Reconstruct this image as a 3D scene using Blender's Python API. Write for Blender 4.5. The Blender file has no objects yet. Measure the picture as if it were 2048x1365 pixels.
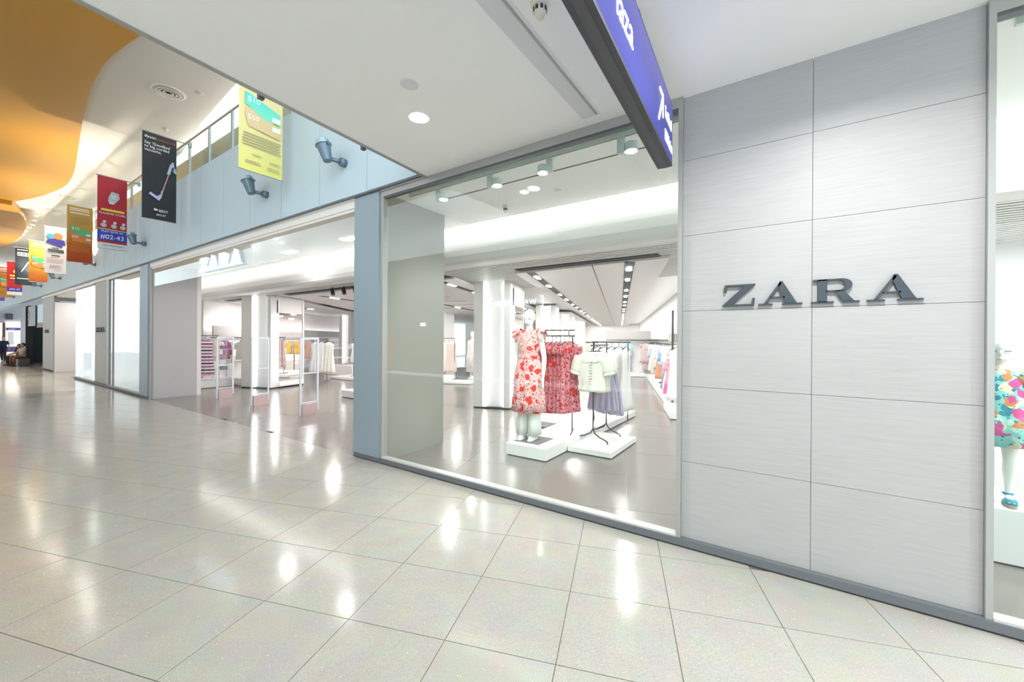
import bpy, bmesh, math, random
from mathutils import Matrix, Vector, noise as mnoise
random.seed(7)
SC = bpy.context.scene
COL = SC.collection
PI = math.pi

# ---------------------------------------------------------------- camera
cam_d = bpy.data.cameras.new('camera')
cam = bpy.data.objects.new('camera', cam_d)
COL.objects.link(cam)
cam_d.sensor_width = 36.0
cam_d.sensor_fit = 'HORIZONTAL'
cam_d.lens = 800.0 * 36.0 / 2048.0
cam_d.shift_y = (679.04 - 682.5) / 2048.0
cam_d.clip_start = 0.05
cam_d.clip_end = 300
YAW, ROLL = 0.5938, 0.0065
_r = Vector((math.cos(YAW), math.sin(YAW), 0)); _f = Vector((-math.sin(YAW), math.cos(YAW), 0)); _u = Vector((0, 0, 1))
_r2 = _r * math.cos(ROLL) + _u * math.sin(ROLL); _u2 = _u * math.cos(ROLL) - _r * math.sin(ROLL)
cam.matrix_world = Matrix(((_r2.x, _u2.x, -_f.x, 0.0), (_r2.y, _u2.y, -_f.y, -3.4239), (_r2.z, _u2.z, -_f.z, 1.6406), (0, 0, 0, 1)))
SC.camera = cam

# ---------------------------------------------------------------- world, light and exposure
wd = bpy.data.worlds.new('daylight')
SC.world = wd
wd.use_nodes = True
_bg = wd.node_tree.nodes['Background']
_bg.inputs[0].default_value = (0.86, 0.95, 1.0, 1)
_bg.inputs[1].default_value = 1.0
SC.view_settings.view_transform = 'Standard'
SC.view_settings.look = 'None'
SC.view_settings.exposure = 1.45
SC.view_settings.gamma = 1
SC.view_settings.use_curve_mapping = False
cy = SC.cycles
cy.use_denoising = True
cy.max_bounces = 9
cy.diffuse_bounces = 5
cy.glossy_bounces = 4
cy.transmission_bounces = 6
cy.transparent_max_bounces = 20
cy.caustics_reflective = False
cy.caustics_refractive = False
cy.sample_clamp_indirect = 6
cy.blur_glossy = 0.5

GA = 0.33                       # the shop floor and the mall paving are laid at this angle to the shop front
CA, SA_ = math.cos(GA), math.sin(GA)
def W(a, b, z=0.0):             # shop frame -> world
    return Vector((a * CA - b * SA_, a * SA_ + b * CA, z))
ZC = 3.587                      # soffit height
ZT = 8.0                        # high ceiling over the atrium

def area(name, loc, sx, sy, power, rotz=0.0, color=(1, 1, 1), down=True, spread=None):
    d = bpy.data.lights.new(name, 'AREA')
    d.shape = 'RECTANGLE'; d.size = sx; d.size_y = sy; d.energy = power; d.color = color
    if spread: d.spread = spread
    o = bpy.data.objects.new(name, d)
    COL.objects.link(o)
    o.location = loc
    o.rotation_euler = (0 if down else PI, 0, rotz)
    return o
for x0, x1 in ((-16.8, -4.7), (-4.6, 3.5)):                        # cove along the bulkhead
    area('cove_light', ((x0 + x1) / 2, 1.88, 3.56), x1 - x0, 0.05, 2.6 * (x1 - x0) / 6, 0, (1, 0.99, 0.96))

# ---------------------------------------------------------------- materials
MATS = {}
def _nt(name):
    m = bpy.data.materials.new(name); m.use_nodes = True
    nt = m.node_tree
    return m, nt, nt.nodes['Principled BSDF']
def _in(b, key, v):
    if key in b.inputs: b.inputs[key].default_value = v
def mat(name, col=None, rough=0.5, metal=0.0, spec=0.5, emit=0.0, ecol=None, sub=0.0, alpha=1.0, noise=0.0, nscale=8.0, nstretch=(1, 1, 1), coat=0.0):
    if name in MATS: return MATS[name]
    m, nt, b = _nt(name)
    c = tuple(col) + (1,)
    _in(b, 'Base Color', c); _in(b, 'Roughness', rough); _in(b, 'Metallic', metal); _in(b, 'Specular IOR Level', spec)
    _in(b, 'Coat Weight', coat)
    if emit:
        _in(b, 'Emission Color', tuple(ecol or col) + (1,)); _in(b, 'Emission Strength', emit)
    if noise:
        tc = nt.nodes.new('ShaderNodeTexCoord'); mp = nt.nodes.new('ShaderNodeMapping'); nz = nt.nodes.new('ShaderNodeTexNoise')
        mp.inputs['Scale'].default_value = nstretch
        nz.inputs['Scale'].default_value = nscale; nz.inputs['Detail'].default_value = 5
        mx = nt.nodes.new('ShaderNodeMix'); mx.data_type = 'RGBA'
        mx.inputs['A'].default_value = tuple(max(0, x * (1 - noise)) for x in col) + (1,)
        mx.inputs['B'].default_value = tuple(min(1, x * (1 + noise)) for x in col) + (1,)
        nt.links.new(tc.outputs['Object'], mp.inputs['Vector']); nt.links.new(mp.outputs[0], nz.inputs['Vector'])
        nt.links.new(nz.outputs['Fac'], mx.inputs['Factor']); nt.links.new(mx.outputs['Result'], b.inputs['Base Color'])
    MATS[name] = m
    return m
def glass_mat(name, tint=(0.95, 0.985, 0.97), refl=1.0):
    if name in MATS: return MATS[name]
    m = bpy.data.materials.new(name); m.use_nodes = True
    nt = m.node_tree; nt.nodes.clear()
    out = nt.nodes.new('ShaderNodeOutputMaterial'); tr = nt.nodes.new('ShaderNodeBsdfTransparent'); gl = nt.nodes.new('ShaderNodeBsdfGlossy')
    fr = nt.nodes.new('ShaderNodeLayerWeight'); mix = nt.nodes.new('ShaderNodeMixShader'); pw = nt.nodes.new('ShaderNodeMath'); mul = nt.nodes.new('ShaderNodeMath')
    tr.inputs[0].default_value = tuple(tint) + (1,); gl.inputs['Roughness'].default_value = 0.0
    fr.inputs['Blend'].default_value = 0.5
    pw.operation = 'POWER'; pw.inputs[1].default_value = 5.0
    mul.operation = 'MULTIPLY_ADD'; mul.inputs[1].default_value = .9 * min(1, refl); mul.inputs[2].default_value = .035 * refl; mul.use_clamp = True
    nt.links.new(fr.outputs['Facing'], pw.inputs[0]); nt.links.new(pw.outputs[0], mul.inputs[0]); nt.links.new(mul.outputs[0], mix.inputs[0])
    nt.links.new(tr.outputs[0], mix.inputs[1]); nt.links.new(gl.outputs[0], mix.inputs[2]); nt.links.new(mix.outputs[0], out.inputs[0])
    MATS[name] = m
    return m
def print_mat(name, base, spots, rough=0.75, fold=None):
    """cloth with a scattered print: spots = [(scale, threshold, colour, seed)] of voronoi blobs, later ones on top"""
    if name in MATS: return MATS[name]
    m, nt, b = _nt(name)
    _in(b, 'Roughness', rough); _in(b, 'Specular IOR Level', 0.2)
    tc = nt.nodes.new('ShaderNodeTexCoord'); oi = nt.nodes.new('ShaderNodeObjectInfo'); cb = nt.nodes.new('ShaderNodeCombineXYZ')
    for i in range(3): nt.links.new(oi.outputs['Random'], cb.inputs[i])
    ofs = nt.nodes.new('ShaderNodeVectorMath'); ofs.operation = 'MULTIPLY_ADD'; ofs.inputs[1].default_value = (3, 5, 7)
    nt.links.new(cb.outputs[0], ofs.inputs[0]); nt.links.new(tc.outputs['Object'], ofs.inputs[2])
    prev = None
    for k, (sc, th, col, seed) in enumerate(spots):
        mp = nt.nodes.new('ShaderNodeMapping'); mp.inputs['Location'].default_value = (seed, seed * 1.7, seed * .6)
        nzz = nt.nodes.new('ShaderNodeTexNoise'); nzz.inputs['Scale'].default_value = sc * 1.6
        add = nt.nodes.new('ShaderNodeVectorMath'); add.operation = 'MULTIPLY_ADD'; add.inputs[1].default_value = (0.9 / sc,) * 3
        vo = nt.nodes.new('ShaderNodeTexVoronoi'); vo.inputs['Scale'].default_value = sc; vo.inputs['Randomness'].default_value = 1.0
        lt = nt.nodes.new('ShaderNodeMath'); lt.operation = 'LESS_THAN'; lt.inputs[1].default_value = th * 2.1
        mx = nt.nodes.new('ShaderNodeMix'); mx.data_type = 'RGBA'
        nt.links.new(ofs.outputs[0], mp.inputs[0]); nt.links.new(mp.outputs[0], nzz.inputs['Vector'])
        nt.links.new(nzz.outputs['Color'], add.inputs[0]); nt.links.new(mp.outputs[0], add.inputs[2])
        nt.links.new(add.outputs[0], vo.inputs['Vector'])
        nt.links.new(vo.outputs['Distance'], lt.inputs[0]); nt.links.new(lt.outputs[0], mx.inputs['Factor'])
        if prev is None: mx.inputs['A'].default_value = tuple(base) + (1,)
        else: nt.links.new(prev, mx.inputs['A'])
        mx.inputs['B'].default_value = tuple(col) + (1,)
        prev = mx.outputs['Result']
    nt.links.new(prev, b.inputs['Base Color'])
    MATS[name] = m
    return m
def stripe_mat(name, cols, period=0.2, axis=2, rough=0.75):
    """cloth with printed cross stripes"""
    if name in MATS: return MATS[name]
    m, nt, b = _nt(name)
    _in(b, 'Roughness', rough); _in(b, 'Specular IOR Level', 0.2)
    tc = nt.nodes.new('ShaderNodeTexCoord'); sx = nt.nodes.new('ShaderNodeSeparateXYZ')
    dv = nt.nodes.new('ShaderNodeMath'); dv.operation = 'MULTIPLY'; dv.inputs[1].default_value = 1.0 / period
    fr = nt.nodes.new('ShaderNodeMath'); fr.operation = 'FRACT'
    rp = nt.nodes.new('ShaderNodeValToRGB'); rp.color_ramp.interpolation = 'CONSTANT'
    el = rp.color_ramp.elements
    while len(el) < len(cols): el.new(0.5)
    for i, c in enumerate(cols):
        el[i].position = i / len(cols); el[i].color = tuple(c) + (1,)
    nt.links.new(tc.outputs['Object'], sx.inputs[0]); nt.links.new(sx.outputs[axis], dv.inputs[0])
    nt.links.new(dv.outputs[0], fr.inputs[0]); nt.links.new(fr.outputs[0], rp.inputs[0]); nt.links.new(rp.outputs[0], b.inputs['Base Color'])
    MATS[name] = m
    return m
def ramp_mat(name, stops, axis=2, lo=0.0, hi=1.0, rough=0.6, emit=0.0, noise=0.0):
    """printed colour ramp along one object axis"""
    if name in MATS: return MATS[name]
    m, nt, b = _nt(name)
    _in(b, 'Roughness', rough); _in(b, 'Specular IOR Level', 0.25)
    tc = nt.nodes.new('ShaderNodeTexCoord'); sx = nt.nodes.new('ShaderNodeSeparateXYZ'); mr = nt.nodes.new('ShaderNodeMapRange')
    mr.inputs['From Min'].default_value = lo; mr.inputs['From Max'].default_value = hi
    rp = nt.nodes.new('ShaderNodeValToRGB'); el = rp.color_ramp.elements
    while len(el) < len(stops): el.new(0.5)
    for i, (p, c) in enumerate(stops):
        el[i].position = p; el[i].color = tuple(c) + (1,)
    nt.links.new(tc.outputs['Object'], sx.inputs[0]); nt.links.new(sx.outputs[axis], mr.inputs[0]); nt.links.new(mr.outputs[0], rp.inputs[0])
    nt.links.new(rp.outputs[0], b.inputs['Base Color'])
    if emit:
        nt.links.new(rp.outputs[0], b.inputs['Emission Color']); _in(b, 'Emission Strength', emit)
    MATS[name] = m
    return m
def tile_mat():
    m, nt, b = _nt('granite_tile')
    _in(b, 'Roughness', 0.13); _in(b, 'Specular IOR Level', 0.25)
    tc = nt.nodes.new('ShaderNodeTexCoord'); oi = nt.nodes.new('ShaderNodeObjectInfo')
    ofs = nt.nodes.new('ShaderNodeVectorMath'); ofs.operation = 'MULTIPLY_ADD'; ofs.inputs[1].default_value = (37, 53, 11)
    cmb = nt.nodes.new('ShaderNodeCombineXYZ')
    for i in range(3): nt.links.new(oi.outputs['Random'], cmb.inputs[i])
    nt.links.new(cmb.outputs[0], ofs.inputs[0]); nt.links.new(tc.outputs['Object'], ofs.inputs[2])
    n1 = nt.nodes.new('ShaderNodeTexNoise'); n1.inputs['Scale'].default_value = 190; n1.inputs['Detail'].default_value = 2
    n2 = nt.nodes.new('ShaderNodeTexNoise'); n2.inputs['Scale'].default_value = 5; n2.inputs['Detail'].default_value = 4
    vo = nt.nodes.new('ShaderNodeTexVoronoi'); vo.inputs['Scale'].default_value = 24
    for n in (n1, n2, vo): nt.links.new(ofs.outputs[0], n.inputs['Vector'])
    r1 = nt.nodes.new('ShaderNodeValToRGB'); e = r1.color_ramp.elements
    e[0].position = .3; e[0].color = (0.355, 0.35, 0.315, 1); e[1].position = .62; e[1].color = (0.47, 0.465, 0.425, 1)
    nt.links.new(n1.outputs['Fac'], r1.inputs[0])
    m2 = nt.nodes.new('ShaderNodeMix'); m2.data_type = 'RGBA'; m2.blend_type = 'MULTIPLY'; m2.inputs['Factor'].default_value = 0.25
    nt.links.new(r1.outputs[0], m2.inputs['A']); nt.links.new(n2.outputs['Color'], m2.inputs['B'])
    lt = nt.nodes.new('ShaderNodeMath'); lt.operation = 'LESS_THAN'; lt.inputs[1].default_value = 0.055
    nt.links.new(vo.outputs['Distance'], lt.inputs[0])
    m3 = nt.nodes.new('ShaderNodeMix'); m3.data_type = 'RGBA'; m3.inputs['B'].default_value = (0.95, 0.95, 0.92, 1)
    nt.links.new(lt.outputs[0], m3.inputs['Factor']); nt.links.new(m2.outputs['Result'], m3.inputs['A'])
    nt.links.new(m3.outputs['Result'], b.inputs['Base Color'])
    MATS['granite_tile'] = m
    return m
def stone_mat():
    m, nt, b = _nt('stone_panel')
    _in(b, 'Roughness', 0.5); _in(b, 'Specular IOR Level', 0.4)
    tc = nt.nodes.new('ShaderNodeTexCoord'); mp = nt.nodes.new('ShaderNodeMapping'); mp.inputs['Scale'].default_value = (1.3, 1, 34)
    oi = nt.nodes.new('ShaderNodeObjectInfo'); cmb = nt.nodes.new('ShaderNodeCombineXYZ')
    for i in range(3): nt.links.new(oi.outputs['Random'], cmb.inputs[i])
    ofs = nt.nodes.new('ShaderNodeVectorMath'); ofs.operation = 'MULTIPLY_ADD'; ofs.inputs[1].default_value = (19, 7, 31)
    nt.links.new(cmb.outputs[0], ofs.inputs[0]); nt.links.new(tc.outputs['Object'], ofs.inputs[2]); nt.links.new(ofs.outputs[0], mp.inputs[0])
    n1 = nt.nodes.new('ShaderNodeTexNoise'); n1.inputs['Scale'].default_value = 3.2; n1.inputs['Detail'].default_value = 8; n1.inputs['Roughness'].default_value = .7
    n2 = nt.nodes.new('ShaderNodeTexNoise'); n2.inputs['Scale'].default_value = 2.2; n2.inputs['Detail'].default_value = 5
    nt.links.new(mp.outputs[0], n1.inputs['Vector']); nt.links.new(ofs.outputs[0], n2.inputs['Vector'])
    r = nt.nodes.new('ShaderNodeValToRGB'); e = r.color_ramp.elements
    e[0].position = .3; e[0].color = (0.335, 0.34, 0.338, 1); e[1].position = .68; e[1].color = (0.445, 0.452, 0.452, 1)
    nt.links.new(n1.outputs['Fac'], r.inputs[0])
    mx = nt.nodes.new('ShaderNodeMix'); mx.data_type = 'RGBA'; mx.inputs['B'].default_value = (0.43, 0.437, 0.437, 1)
    nt.links.new(n2.outputs['Fac'], mx.inputs['Factor']); nt.links.new(r.outputs[0], mx.inputs['A']); nt.links.new(mx.outputs['Result'], b.inputs['Base Color'])
    MATS['stone_panel'] = m
    return m
TILE = tile_mat(); STONE = stone_mat()
GROUT = mat('grout', (0.20, 0.175, 0.13), 0.8)
SOFFIT = mat('soffit_white', (0.93, 0.935, 0.93), 0.7, noise=.015, nscale=2)
WHITE = mat('white_paint', (0.82, 0.81, 0.80), 0.55)
GLOSSW = mat('white_lacquer', (0.86, 0.86, 0.85), 0.25)
PINKW = mat('shop_wall_white', (0.80, 0.775, 0.765), 0.7)
BLUEG = mat('blue_grey_metal', (0.57, 0.715, 0.80), 0.6, 0.05, 0.2, noise=.03, nscale=1.2)
BLUEP = mat('pillar_metal', (0.31, 0.40, 0.46), 0.42, 0.25, noise=.03, nscale=1.2)
FRAME = mat('frame_metal', (0.42, 0.43, 0.42), 0.4, 0.4)
FRAMED = mat('frame_dark', (0.13, 0.145, 0.16), 0.45, 0.3)
BAND = mat('plinth_band', (0.155, 0.17, 0.185), 0.5, 0.2)
BLACK = mat('black_metal', (0.025, 0.025, 0.027), 0.45)
DGREY = mat('dark_grey', (0.07, 0.07, 0.075), 0.5)
TROUGH_SHADE = mat('trough_shade_black', (0.02, 0.022, 0.024), 0.7)  # near-black paint standing in for the shade of a ceiling recess
SHOPF = mat('shop_floor_tile', (0.205, 0.187, 0.174), 0.2, noise=.06, nscale=3)
SHOPG = mat('shop_floor_joint', (0.50, 0.48, 0.45), 0.5)
GLASS = glass_mat('clear_glass')
GLASSB = glass_mat('balustrade_glass', (0.80, 0.90, 0.90))
ACRYL = glass_mat('clear_acrylic', (0.965, 0.975, 0.99), 1.0)
LAMP = mat('lamp_disc', (1, 1, 1), 0.5, emit=14, ecol=(1, 0.98, 0.94))
LAMPW = mat('warm_lamp', (1, 1, 1), 0.5, emit=18, ecol=(1, 0.94, 0.82))
GLOW = mat('wall_glow_strip', (1, 1, 1), 0.5, emit=0.9, ecol=(1, 0.98, 0.96))
STRIP = mat('led_strip', (1, 1, 1), 0.5, emit=4.5, ecol=(1, 0.99, 0.98))
MANNQ = mat('mannequin_white', (0.80, 0.84, 0.80), 0.4)
SLATM = mat('slat_white', (0.80, 0.80, 0.78), 0.5)

# ---------------------------------------------------------------- mesh helpers
class MB:
    def __init__(s): s.v = []; s.f = []; s.mi = []
    def add(s, vs, fs, mi=0):
        o = len(s.v); s.v += [tuple(v) for v in vs]; s.f += [tuple(i + o for i in f) for f in fs]; s.mi += [mi] * len(fs)
        return s
    def box(s, x0, x1, y0, y1, z0, z1, M=None, mi=0):
        vs = [Vector((x, y, z)) for z in (z0, z1) for y in (y0, y1) for x in (x0, x1)]
        if M is not None: vs = [M @ v for v in vs]
        return s.add(vs, [(0, 2, 3, 1), (4, 5, 7, 6), (0, 1, 5, 4), (2, 6, 7, 3), (0, 4, 6, 2), (1, 3, 7, 5)], mi)
    def abox(s, a0, a1, b0, b1, z0, z1, mi=0):      # box in the shop frame
        return s.box(a0, a1, b0, b1, z0, z1, Matrix.Rotation(GA, 4, 'Z'), mi)
    def prism(s, poly, z0, z1, M=None, mi=0):
        n = len(poly)
        vs = [Vector((p[0], p[1], z0)) for p in poly] + [Vector((p[0], p[1], z1)) for p in poly]
        if M is not None: vs = [M @ v for v in vs]
        fs = [tuple(reversed(range(n))), tuple(range(n, 2 * n))] + [(i, (i + 1) % n, n + (i + 1) % n, n + i) for i in range(n)]
        return s.add(vs, fs, mi)
    def tube(s, pts, r, n=8, caps=True, mi=0):
        pts = [Vector(p) for p in pts]; rs = r if isinstance(r, (list, tuple)) else [r] * len(pts)
        rings = []; up = None
        for i, p in enumerate(pts):
            d = (pts[min(i + 1, len(pts) - 1)] - pts[max(i - 1, 0)]).normalized()
            if up is None or abs(d.dot(up)) > .95: up = Vector((0, 0, 1)) if abs(d.z) < .9 else Vector((1, 0, 0))
            e1 = d.cross(up).normalized(); e2 = e1.cross(d).normalized()
            rings.append([p + (e1 * math.cos(2 * PI * k / n) + e2 * math.sin(2 * PI * k / n)) * rs[i] for k in range(n)])
        vs = [v for rg in rings for v in rg]; fs = []
        for i in range(len(rings) - 1):
            for k in range(n):
                fs.append((i * n + k, i * n + (k + 1) % n, (i + 1) * n + (k + 1) % n, (i + 1) * n + k))
        if caps: fs += [tuple(reversed(range(n))), tuple(range((len(rings) - 1) * n, len(rings) * n))]
        return s.add(vs, fs, mi)
    def lathe(s, prof, n=20, M=None, mi=0):           # prof [(r, z)] about z
        vs = []; fs = []
        for r, z in prof:
            for k in range(n):
                v = Vector((r * math.cos(2 * PI * k / n), r * math.sin(2 * PI * k / n), z)); vs.append(M @ v if M is not None else v)
        for i in range(len(prof) - 1):
            for k in range(n): fs.append((i * n + k, i * n + (k + 1) % n, (i + 1) * n + (k + 1) % n, (i + 1) * n + k))
        fs += [tuple(reversed(range(n))), tuple(range((len(prof) - 1) * n, len(prof) * n))]
        return s.add(vs, fs, mi)
    def loft(s, rings, mi=0, caps=True):               # rings: list of equal-length point lists
        n = len(rings[0]); vs = [v for r in rings for v in r]; fs = []
        for i in range(len(rings) - 1):
            for k in range(n): fs.append((i * n + k, i * n + (k + 1) % n, (i + 1) * n + (k + 1) % n, (i + 1) * n + k))
        if caps: fs += [tuple(reversed(range(n))), tuple(range((len(rings) - 1) * n, len(rings) * n))]
        return s.add(vs, fs, mi)
    def mesh(s, name, mats, smooth=False):
        me = bpy.data.meshes.new(name); me.from_pydata(s.v, [], s.f)
        for m in (mats if isinstance(mats, (list, tuple)) else [mats]): me.materials.append(m)
        if len(set(s.mi)) > 1: me.polygons.foreach_set('material_index', s.mi)
        bm = bmesh.new(); bm.from_mesh(me); bmesh.ops.recalc_face_normals(bm, faces=bm.faces); bm.to_mesh(me); bm.free()
        if smooth: me.polygons.foreach_set('use_smooth', [True] * len(me.polygons))
        me.update()
        return me
    def build(s, name, mats, parent=None, smooth=False): return obj(name, s.mesh(name, mats, smooth), parent)
WM = {}
def obj(name, me, parent=None, loc=None, rot=None, local=False):
    """world-space mesh (or local to its parent when local=True)"""
    o = bpy.data.objects.new(name, me); COL.objects.link(o)
    if loc is not None: o.location = loc
    if rot is not None: o.rotation_euler = rot
    if parent is not None:
        o.parent = parent
        if not local: o.matrix_parent_inverse = WM.get(parent.name, Matrix()).inverted()
    WM[o.name] = (WM.get(parent.name, Matrix()) if (parent is not None and local) else Matrix()) @ Matrix.LocRotScale(o.location, o.rotation_euler, (1, 1, 1))
    return o
LABELS = {}
def tag(o, label=None, cat=None, group=None, kind=None):
    if label: o['label'] = label
    if cat: o['category'] = cat
    if group: o['group'] = group
    if kind: o['kind'] = kind
    return o
def thing(name, label, cat, loc=(0, 0, 0), rz=0.0, group=None):
    o = bpy.data.objects.new(name, None); COL.objects.link(o)
    o.location = loc; o.rotation_euler = (0, 0, rz); o.empty_display_size = .1
    WM[o.name] = Matrix.LocRotScale(Vector(loc), o.rotation_euler.copy(), (1, 1, 1))
    return tag(o, label, cat, group)
def copy_thing(root, loc, rz=0.0, label=None, group=None, mats=None):
    r = root.copy(); COL.objects.link(r); r.location = loc; r.rotation_euler = (0, 0, rz)
    WM[r.name] = Matrix.LocRotScale(Vector(loc), r.rotation_euler.copy(), (1, 1, 1))
    if label: r['label'] = label
    if group: r['group'] = group
    def kids(src, dst):
        for ch in src.children:
            c = ch.copy(); COL.objects.link(c); c.parent = dst
            kids(ch, c)
    kids(root, r)
    return r
def struct(name, mb, m, label=None, parent=None, smooth=False):
    o = mb.build(name, m, parent, smooth)
    if parent is None: tag(o, label, None, None, 'structure')
    return o
RX = Matrix(((0, 0, 1), (1, 0, 0), (0, 1, 0)))          # lettering read from +x
RF = Matrix(((1, 0, 0), (0, 0, -1), (0, 1, 0)))         # lettering on the shop front, read from -y
RB = Matrix(((-1, 0, 0), (0, 0, 1), (0, 1, 0)))         # lettering read from +y
def text_mesh(body, size, ext=0.002, align='LEFT', bold=0.0, sx=1.0):
    c = bpy.data.curves.new('lettering', 'FONT'); c.body = body; c.size = size; c.extrude = ext; c.align_x = align; c.offset = 0.0
    c.resolution_u = 3
    o = bpy.data.objects.new('lettering', c); COL.objects.link(o)
    dg = bpy.context.evaluated_depsgraph_get()
    me = bpy.data.meshes.new_from_object(o.evaluated_get(dg))
    bpy.data.objects.remove(o); bpy.data.curves.remove(c)
    if sx != 1.0:
        for v in me.vertices: v.co.x *= sx
    me.name = 'lettering'
    return me
def text(body, size, loc, R, m, parent, ext=0.002, align='LEFT', bold=0.0, sx=1.0, name='lettering', shear=None):
    me = text_mesh(body, size, ext, align, bold, sx)
    T = Matrix.Translation(Vector(loc)) @ R.to_4x4()
    me.transform(T); me.materials.clear(); me.materials.append(m)
    return obj(name, me, parent)
def ell(cx, cy_, cz, rx, ry, n=16, ph=0.0, p=2.0):
    out = []
    for k in range(n):
        t = 2 * PI * k / n + ph; c, s = math.cos(t), math.sin(t)
        out.append(Vector((cx + rx * math.copysign(abs(c) ** (2 / p), c), cy_ + ry * math.copysign(abs(s) ** (2 / p), s), cz)))
    return out
# ================================================================ the setting
def clip(poly, n, d):                                   # keep n.p <= d
    out = []
    for i in range(len(poly)):
        p, q = poly[i], poly[(i + 1) % len(poly)]
        sp, sq = n[0] * p[0] + n[1] * p[1] - d, n[0] * q[0] + n[1] * q[1] - d
        if sp <= 0: out.append(p)
        if (sp < 0) != (sq < 0) and sp != sq:
            t = sp / (sp - sq); out.append((p[0] + (q[0] - p[0]) * t, p[1] + (q[1] - p[1]) * t))
    return out
def parea(p): return abs(sum(p[i][0] * p[(i + 1) % len(p)][1] - p[(i + 1) % len(p)][0] * p[i][1] for i in range(len(p)))) / 2 if len(p) > 2 else 0
CAMXY = (0.0, -3.4239)
def seen(x, y):
    dx, dy = x - CAMXY[0], y - CAMXY[1]
    f = dx * _f.x + dy * _f.y; r = dx * _r.x + dy * _r.y
    if f < .3: return False
    return abs(r / f) < 1.32 and 800 * 1.64 / f < 800
def paving(name, label, bounds, gx, gy, step, gap, m, mg, base_poly, most, zt=0.0, keep=None):
    base = MB().prism(base_poly, zt - .06, zt - .005)
    fl = struct(name, base, mg, label)
    full = MB().box(gap / 2, step - gap / 2, gap / 2, step - gap / 2, -.02, 0).mesh('tile', m)
    cells = []
    x0, x1, y0, y1 = bounds
    R = int(90 / step)
    for i in range(-R, R):
        for j in range(-R, R):
            ox = gx + step * (j * CA - i * SA_); oy = gy + step * (j * SA_ + i * CA)
            cx, cy2 = ox + step * (CA - SA_) / 2, oy + step * (SA_ + CA) / 2
            if not (x0 - step < cx < x1 + step and y0 - step < cy2 < y1 + step): continue
            g = gap / 2
            q = [(ox + a * CA - b * SA_, oy + a * SA_ + b * CA) for a, b in ((g, g), (step - g, g), (step - g, step - g), (g, step - g))]
            cl = clip(clip(clip(clip(q, (1, 0), x1), (-1, 0), -x0), (0, 1), y1), (0, -1), -y0)
            if parea(cl) < .004: continue
            if keep and not keep(cx, cy2): continue
            cells.append((math.hypot(cx - CAMXY[0], cy2 - CAMXY[1]) + (0 if seen(cx, cy2) else 200), ox, oy, cl, parea(cl) > step * step * .98 - .02 * step))
    cells.sort(key=lambda c: c[0])
    rest = MB()
    for k, (d, ox, oy, cl, whole) in enumerate(cells):
        if k < most and d < 200:
            if whole:
                obj('tile', full, fl, (ox, oy, zt), (0, 0, GA))
            else: MB().prism(cl, zt - .02, zt).build('tile', m, fl)
        else: rest.prism(cl, zt - .02, zt)
    if rest.f: tag(rest.build('far_tiles', m, fl), kind='stuff')
    return fl
paving('floor', 'polished pale grey granite paving of the mall concourse', (-58, 7, -9, -0.035), -5.7319, -2.6227, .6075, .0045, TILE, GROUT,
       [(-58, -9), (7, -9), (7, -.03), (-58, -.03)], 300)
STORE = [(-27, 0.0), (5, 0.0), (5, 6), (-3, 20), (-7, 27), (-30, 18), (-30, 4)]
paving('floor', 'taupe polished tile floor inside the clothes shop', (-24, 4.5, -.03, 33), *(W(-2.05, 1.8)[:2]), 1.02, .004, SHOPF, SHOPG,
       [(-28, -.03), (4.6, -.03), (4.6, 34), (-28, 34)], 90)

# ---- soffit over the near walkway and its metal edge
edge = [(-3.585, -.0), (-3.41, -2.94), (-3.2, -6.5)]
struct('ceiling', MB().prism(edge + [(7, -6.5), (7, 0)], ZC, ZC + .3), SOFFIT, 'smooth white plaster soffit over the near walkway')
tr = MB()
for (p, q) in zip(edge[:-1], edge[1:]):
    d = Vector((q[0] - p[0], q[1] - p[1], 0)).normalized(); n = Vector((d.y, -d.x, 0))
    for (o0, o1, z0, z1) in ((0.0, .03, -.006, .05), (.03, .045, -.006, .008)):
        tr.prism([(p[0] - n.x * o0, p[1] - n.y * o0), (q[0] - n.x * o0, q[1] - n.y * o0), (q[0] - n.x * o1, q[1] - n.y * o1), (p[0] - n.x * o1, p[1] - n.y * o1)][::-1], ZC + z0, ZC + z1)
t1 = struct('trim_1', tr, FRAME, 'grey metal edge trim of the white soffit')
for t in (.36, .70):
    x = -3.585 + .175 * (1 - t) ; y = -2.94 * (1 - t)
    MB().box(x - .06, x - .02, y - .02, y + .02, ZC - .012, ZC + .06).build('trim_clip', FRAMED, t1)
struct('ceiling', MB().box(-58, -3.58, -.08, .02, ZC, ZC + .03), SOFFIT, 'narrow cream lip above the shop fronts below the blue fascia')

# ---- blue-grey fascia in panels
fb = MB().box(-58, -3.56, -.055, .0, ZC + .02, 5.26)
fas = struct('wall_fascia', fb, mat('fascia_joint', (0.62, 0.70, 0.75), .5), 'blue grey metal fascia above the shop fronts')
MB().box(-58, -3.56, -.083, -.05, ZC - .002, ZC + .012).build('bottom_edge', FRAMED, fas)
pm = MB().box(.006, 1.126, -.08, -.055, ZC + .014, 5.28).mesh('panel', BLUEG)
for k in range(-1, 47):
    x = -4.62 - 1.132 * k
    if x < -58: break
    if k == -1: MB().box(x + .006, -3.56, -.08, -.055, ZC + .014, 5.28).build('panel', BLUEG, fas)
    else: obj('panel', pm, fas, (x, 0, 0))
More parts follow.
